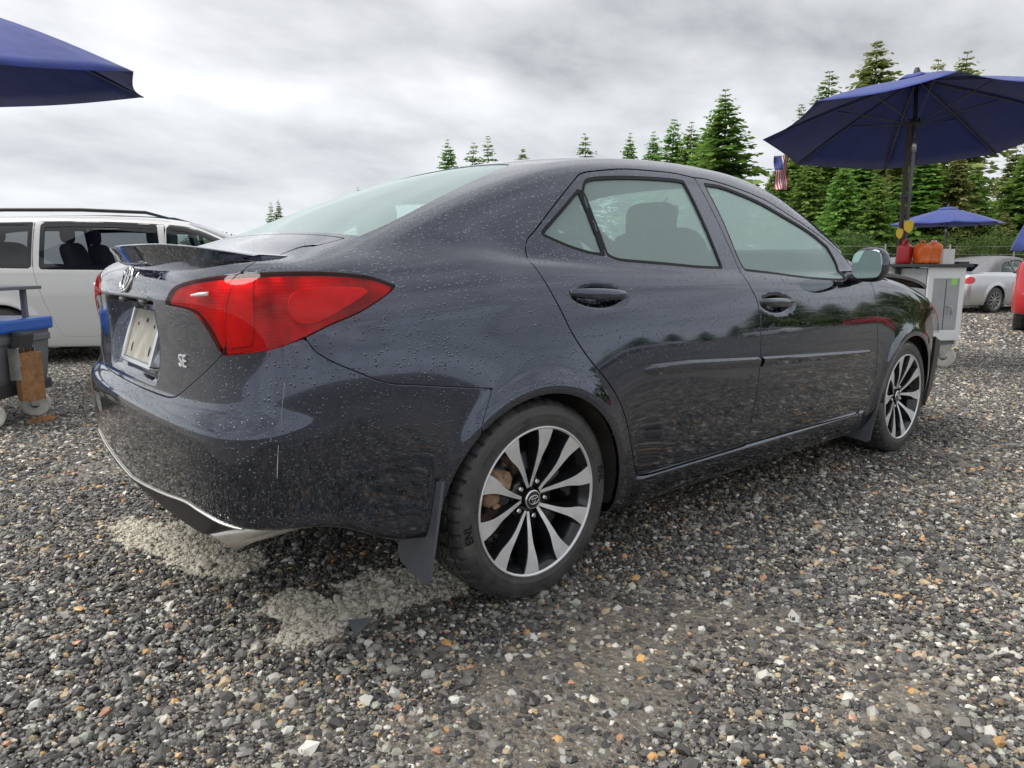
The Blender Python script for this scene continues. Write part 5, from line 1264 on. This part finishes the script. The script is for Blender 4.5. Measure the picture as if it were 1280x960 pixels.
# grey tub cart with a blue top, at the left
loc, rz = local_frame(-80, 4.55, VIEW_RZ)
cart = thing('tub_cart', 'grey plastic tub cart with bright blue top and upper shelf before the minivan', 'cart', loc, rz)
def tub():
    m = MB(); L, Wd = .52, .30; lv = [(.255,.93),(.30,.95),(.60,1.0)]
    for (z, k), (z2, k2) in zip(lv, lv[1:]):
        for sx, sy, ex, ey in ((-1,-1,1,-1),(1,-1,1,1),(1,1,-1,1),(-1,1,-1,-1)):
            m.add([(sx*L*k,sy*Wd*k,z),(ex*L*k,ey*Wd*k,z),(ex*L*k2,ey*Wd*k2,z2),(sx*L*k2,sy*Wd*k2,z2)], [[0,1,2,3]])
    m.add([(-L*.93,-Wd*.93,.256),(L*.93,-Wd*.93,.256),(L*.93,Wd*.93,.256),(-L*.93,Wd*.93,.256)], [[3,2,1,0]])
    m.box((0,0,.545), (1.05,.62,.05), 0, .012); m.build('tub', M_dull_grey, cart)
    m = MB(); m.box((0,0,.225), (1.02,.60,.07), 0, .012); m.build('chassis', M_dark_grey, cart)
    m = MB(); m.box((0,0,.635), (1.08,.66,.085), 0, .018); m.build('blue_top', M_blue_pl, cart)
    m = MB(); m.box((0,.05,.87), (1.04,.45,.022), 0, .006); m.build('upper_shelf', M_dull_grey, cart)
    for s in (-1, 1):
        m = MB(); m.prism([(s*.50,.86),(s*.36,.86),(s*.37,.83),(s*.40,.78),(s*.415,.68),(s*.48,.68),(s*.485,.76)], 'y', -.16, -.13); m.build('shelf_bracket', M_dull_grey, cart)
        m = MB(); m.box((s*.44,.2,.77), (.03,.03,.20), 0, .004); m.build('shelf_post', M_dull_grey, cart)
    for sx in (-.43, .43):
        for sy in (-.22, .22): caster(cart, sx, sy, .088, .5 if sx > 0 else 1.2)
    m = MB(); m.box((.585,-.05,.50), (.006,.16,.012), 0, .001); m.box((.56,-.125,.40), (.07,.006,.20), 0, .001); m.box((.56,.025,.40), (.07,.006,.20), 0, .001); m.box((.597,-.05,.405), (.006,.156,.03), 0, .001); m.box((.597,-.05,.315), (.006,.156,.02), 0, .001); m.build('side_holder', M_zinc, cart)
    m = MB(); m.box((.565,-.04,.54), (.075,.13,.12), 0, .015, 0, (0,.2,.1)); m.build('holder_cup', M_dark_grey, cart)
tub()
wd = thing('wood_block', 'upright split fir wood block in the side holder of the tub cart', 'wood', (loc[0]+rgt[0]*.60-fwd[0]*.05, loc[1]+rgt[1]*.60-fwd[1]*.05, loc[2]), VIEW_RZ)
m = MB(); m.prism([(-.055,.07),(-.06,-.05),(-.01,-.075),(.05,-.065),(.06,.04),(.03,.075)], 'z', .165, .47); m.build('split_log', M_wood, wd)
m = MB()
for k in range(9): m.tube([(-.05+.012*k,-.06+.004*k,.45),(-.058+.014*k,-.068+.005*(k % 3),.485+.012*(k % 3))], [.004,.001], 4)
m.build('torn_fibres', M_wood, wd)
ch = thing('bark_chip', 'flat reddish bark chip lying on the gravel beside the tub cart', 'bark', (loc[0]+rgt[0]*.60, loc[1]+rgt[1]*.60, loc[2]+.012), .4)
m = MB(); m.prism([(-.10,-.02),(-.04,-.05),(.05,-.04),(.11,.0),(.05,.03),(-.06,.04)], 'z', 0, .014); m.prism([(-.03,-.03),(.06,-.02),(.08,.02),(.0,.03)], 'z', .014, .026); m.build('bark_slab', M_wood, ch)
# white cabinet on casters under the navy umbrella
loc, rz = local_frame(1153, 7.25, VIEW_RZ+math.radians(12))
cab = thing('rolling_cabinet', 'small white rolling cabinet with grey door under the navy umbrella', 'cabinet', loc, rz)
cw, cdp, z0, z1 = .42, .50, .30, 1.00
m = MB(); m.box((0,.02,(z0+z1)/2), (cw-.01,cdp-.02,z1-z0-.02), 0, .006); m.build('carcass', M_lgrey, cab)
m = MB()
for sx in (-1, 1): m.box((sx*(cw/2-.030),-cdp/2+.004,(z0+z1)/2), (.06,.02,z1-z0), 0, .004)
m.box((0,-cdp/2+.0035,z1-.055), (cw-.118,.019,.11), 0, .004); m.box((0,-cdp/2+.0035,z0+.045), (cw-.118,.019,.09), 0, .004)
m.box((0,.0,z0-.0), (cw+.01,cdp+.01,.03), 0, .004); m.build('white_frame', M_white_enamel, cab)
m = MB(); m.box((0,-cdp/2+.005,(z0+z1)/2-.01), (cw-.125,.014,z1-z0-.205), 0, .003); dr = m.build('door_panel', M_lgrey, cab)
m = MB(); m.box((0,-cdp/2-.003,(z0+z1)/2-.01), (.004,.006,z1-z0-.21), 0, .001); m.build('door_seam', M_dark_grey, dr)
m = MB(); m.tube([(.03,-cdp/2-.004,.62),(.03,-cdp/2-.03,.62),(.06,-cdp/2-.03,.62),(.06,-cdp/2-.03,.54)], .006, 8); m.build('door_handle', M_zinc, dr)
m = MB(); m.box((.085,-cdp/2-.003,.86), (.065,.002,.06), 0, .0005); m.build('sticker', M_green, dr)
m = MB(); m.box((-.02,.03,z1+.015), (cw+.12,cdp+.16,.03), 0, .005); m.build('counter_top', M_dark_grey, cab)
m = MB(); m.box((0,.02,z0-.035), (cw-.03,cdp-.02,.05), 0, .005); m.build('base_plinth', M_dull_grey, cab)
for sx in (-.15, .16):
    for sy in (-.13, .14): caster(cab, sx, sy, .11, 2.5 if sx > 0 else .8)
R2 = lambda x, y: (loc[0]+x*math.cos(rz)-y*math.sin(rz), loc[1]+x*math.sin(rz)+y*math.cos(rz))
TOPZ = loc[2]+z1+.030
def sack(name, label, x, y, w, h, mat, cat, seed, part):
    g = np.random.default_rng(seed); p = R2(x, y); o = thing(name, label, cat, (p[0], p[1], TOPZ), rz)
    V, F = superellipsoid((0,0,h/2), (w/2,w*.42,h/2), .45, .5, 26, 18)
    V = [(a*(1+.10*math.sin(9*c/h+seed)+.05*math.sin(14*b/w)), b*(1+.10*math.sin(7*c/h+2)), max(0, c+.02*h*math.sin(11*a/w+seed))) for a, b, c in V]
    MB().add(V, F, 0, True).build(part, mat, o); return o
o = sack('tool_bag', 'crumpled orange vinyl bag on the cabinet next to the umbrella pole', -.07, .02, .15, .20, M_orange, 'bag', 3, 'sack')
m = MB(); m.tube([(-.04,0,.19),(-.02,-.01,.23),(.03,0,.225),(.05,.01,.18)], .006, 6); m.build('bag_handle', M_orange, o)
o = sack('tool_bag', 'crumpled orange vinyl bag on the cabinet against the white carton', .07, .04, .15, .215, M_orange, 'bag', 8, 'sack')
m = MB(); m.tube([(-.04,0,.19),(0,-.01,.24),(.05,.01,.19)], .006, 6); m.build('bag_handle', M_orange, o)
p = R2(.19,.03); o = thing('carton', 'open white card carton at the end of the cabinet top', 'box', (p[0], p[1], TOPZ), rz+.1)
m = MB(); m.box((0,0,.075), (.15,.14,.15), 0, .002); m.build('carton_body', M_paper, o)
m = MB(); m.box((-.045,.07,.19), (.07,.004,.10), 0, .001, 0, (-.25,0,0)); m.build('carton_flap', M_paper, o)
p = R2(.24,-.16); o = thing('pen_tray', 'small dark tray on the front edge of the cabinet top', 'tray', (p[0], p[1], TOPZ), rz)
m = MB(); m.box((0,0,.004), (.12,.06,.008), 0, .002)
for s in (-1, 1): m.box((0,s*.028,.014), (.12,.004,.02), 0, .001); m.box((s*.058,0,.014), (.004,.052,.02), 0, .001)
m.build('tray_body', M_dark_grey, o); m = MB(); m.box((-.01,0,.018), (.07,.03,.012), 0, .004); m.build('pad', M_redpl, o)
p = R2(-.20,.10); o = thing('fuel_can', 'red plastic can with loop handle behind the umbrella pole', 'can', (p[0], p[1], TOPZ), rz+.5)
m = MB(); m.add(*superellipsoid((0,0,.095), (.075,.06,.10), .4, .45, 28, 18), 0, True); m.tube([(.02,0,.17),(.05,0,.22)], [.022,.018], 12); m.build('can_body', M_redpl, o)
m = MB(); m.tube([(-.06,0,.16),(-.055,0,.225),(-.01,0,.245),(.03,0,.22)], .012, 8); m.build('can_handle', M_redpl, o)
# a timber post lashed to the pole, and the yellow tags on it
pp = Vector(umbR.location); po = thing('timber_post', 'dark timber stake standing beside the navy umbrella pole', 'post', (pp.x-rgt[0]*.05, pp.y-rgt[1]*.05, loc[2]), VIEW_RZ)
m = MB(); m.box((0,0,1.21), (.035,.035,2.42), 0, .003); m.build('stake', M_brown, po)
m = MB()
for z in (1.0, 1.7): m.box((.025,0,z), (.115,.062,.03), 0, .004)
m.build('lashing', M_dark_grey, po)
m = MB(); m.tube([(.05,0,.98),(.05,0,1.26)], .034, 16); m.build('pole_sleeve', M_dull_grey, po)
for i, (dx, z, s, lb) in enumerate(((.055,1.40,.05,'yellow plastic tag tied high on the umbrella pole'),(-.03,1.33,.04,'yellow plastic tag tied low on the timber stake'))):
    o = thing('price_tag', lb, 'tag', (po.location.x+rgt[0]*dx-fwd[0]*.04, po.location.y+rgt[1]*dx-fwd[1]*.04, z), VIEW_RZ+.2*i)
    m = MB(); m.prism([(-s,.6*s),(-.6*s,1.2*s),(.7*s,1.2*s),(s,.7*s),(.7*s,-.8*s),(.1*s,-1.3*s),(-.8*s,-.7*s)], 'y', -.004, .004); m.build('tag_plate', M_yellow, o)
    m = MB(); m.tube([(0,-.006,.8*s),(.01,.02,1.5*s),(.0,.04,1.6*s)], .003, 5); m.build('tie', M_paper, o)
# plain rail fence and wire fence at the far edge of the lot
def rail_fence(label, px0, px1, depth, zs, h, mat, postmat, name, step, ph, group=None):
    x0, y0 = at_px(px0, depth); x1, y1 = at_px(px1, depth*1.02); L = math.hypot(x1-x0, y1-y0); g = float(lot_z(x0, y0))
    root = thing(name, label, 'fence', (x0, y0, g), math.atan2(y1-y0, x1-x0)); n = int(L/step)
    pd = MB(); pd.box((0,0,ph/2), (.07,.07,ph), 0, .008); pd = pd.data('post', postmat); bd = MB(); bd.box((L/n/2,0,0), (L/n-.01,.03,h), 0, .004); bd = bd.data('rail', mat)
    for i in range(n+1): link('post', pd, root, (i*L/n, 0, 0))
    for i in range(n):
        for z in zs: link('rail', bd, root, (i*L/n, -.051, z))
rail_fence('white board fence along the far edge of the lot behind the convertible', 1120, 1420, 33, (.30,.62,.94), .26, M_white_enamel, M_white_enamel, 'board_fence', 2.2, 1.15)
rail_fence('thin grey wire fence with tall posts at the foot of the firs', 940, 1420, 37, (.5,.9,1.3,1.7,2.1), .012, M_zinc, M_zinc, 'wire_fence', 3.0, 2.2)
# a shard of black plastic on the gravel
o = thing('plastic_shard', 'bent triangular shard of grey plastic lying on the gravel behind the rear wheel', 'debris', (-.525,-.685,.012), .3)
m = MB(); m.prism([(-.035,-.02),(.05,-.012),(.004,.045)], 'z', 0, .003); m.build('shard', M_dull_grey, o); o.rotation_euler = (.12,-.18,.3)
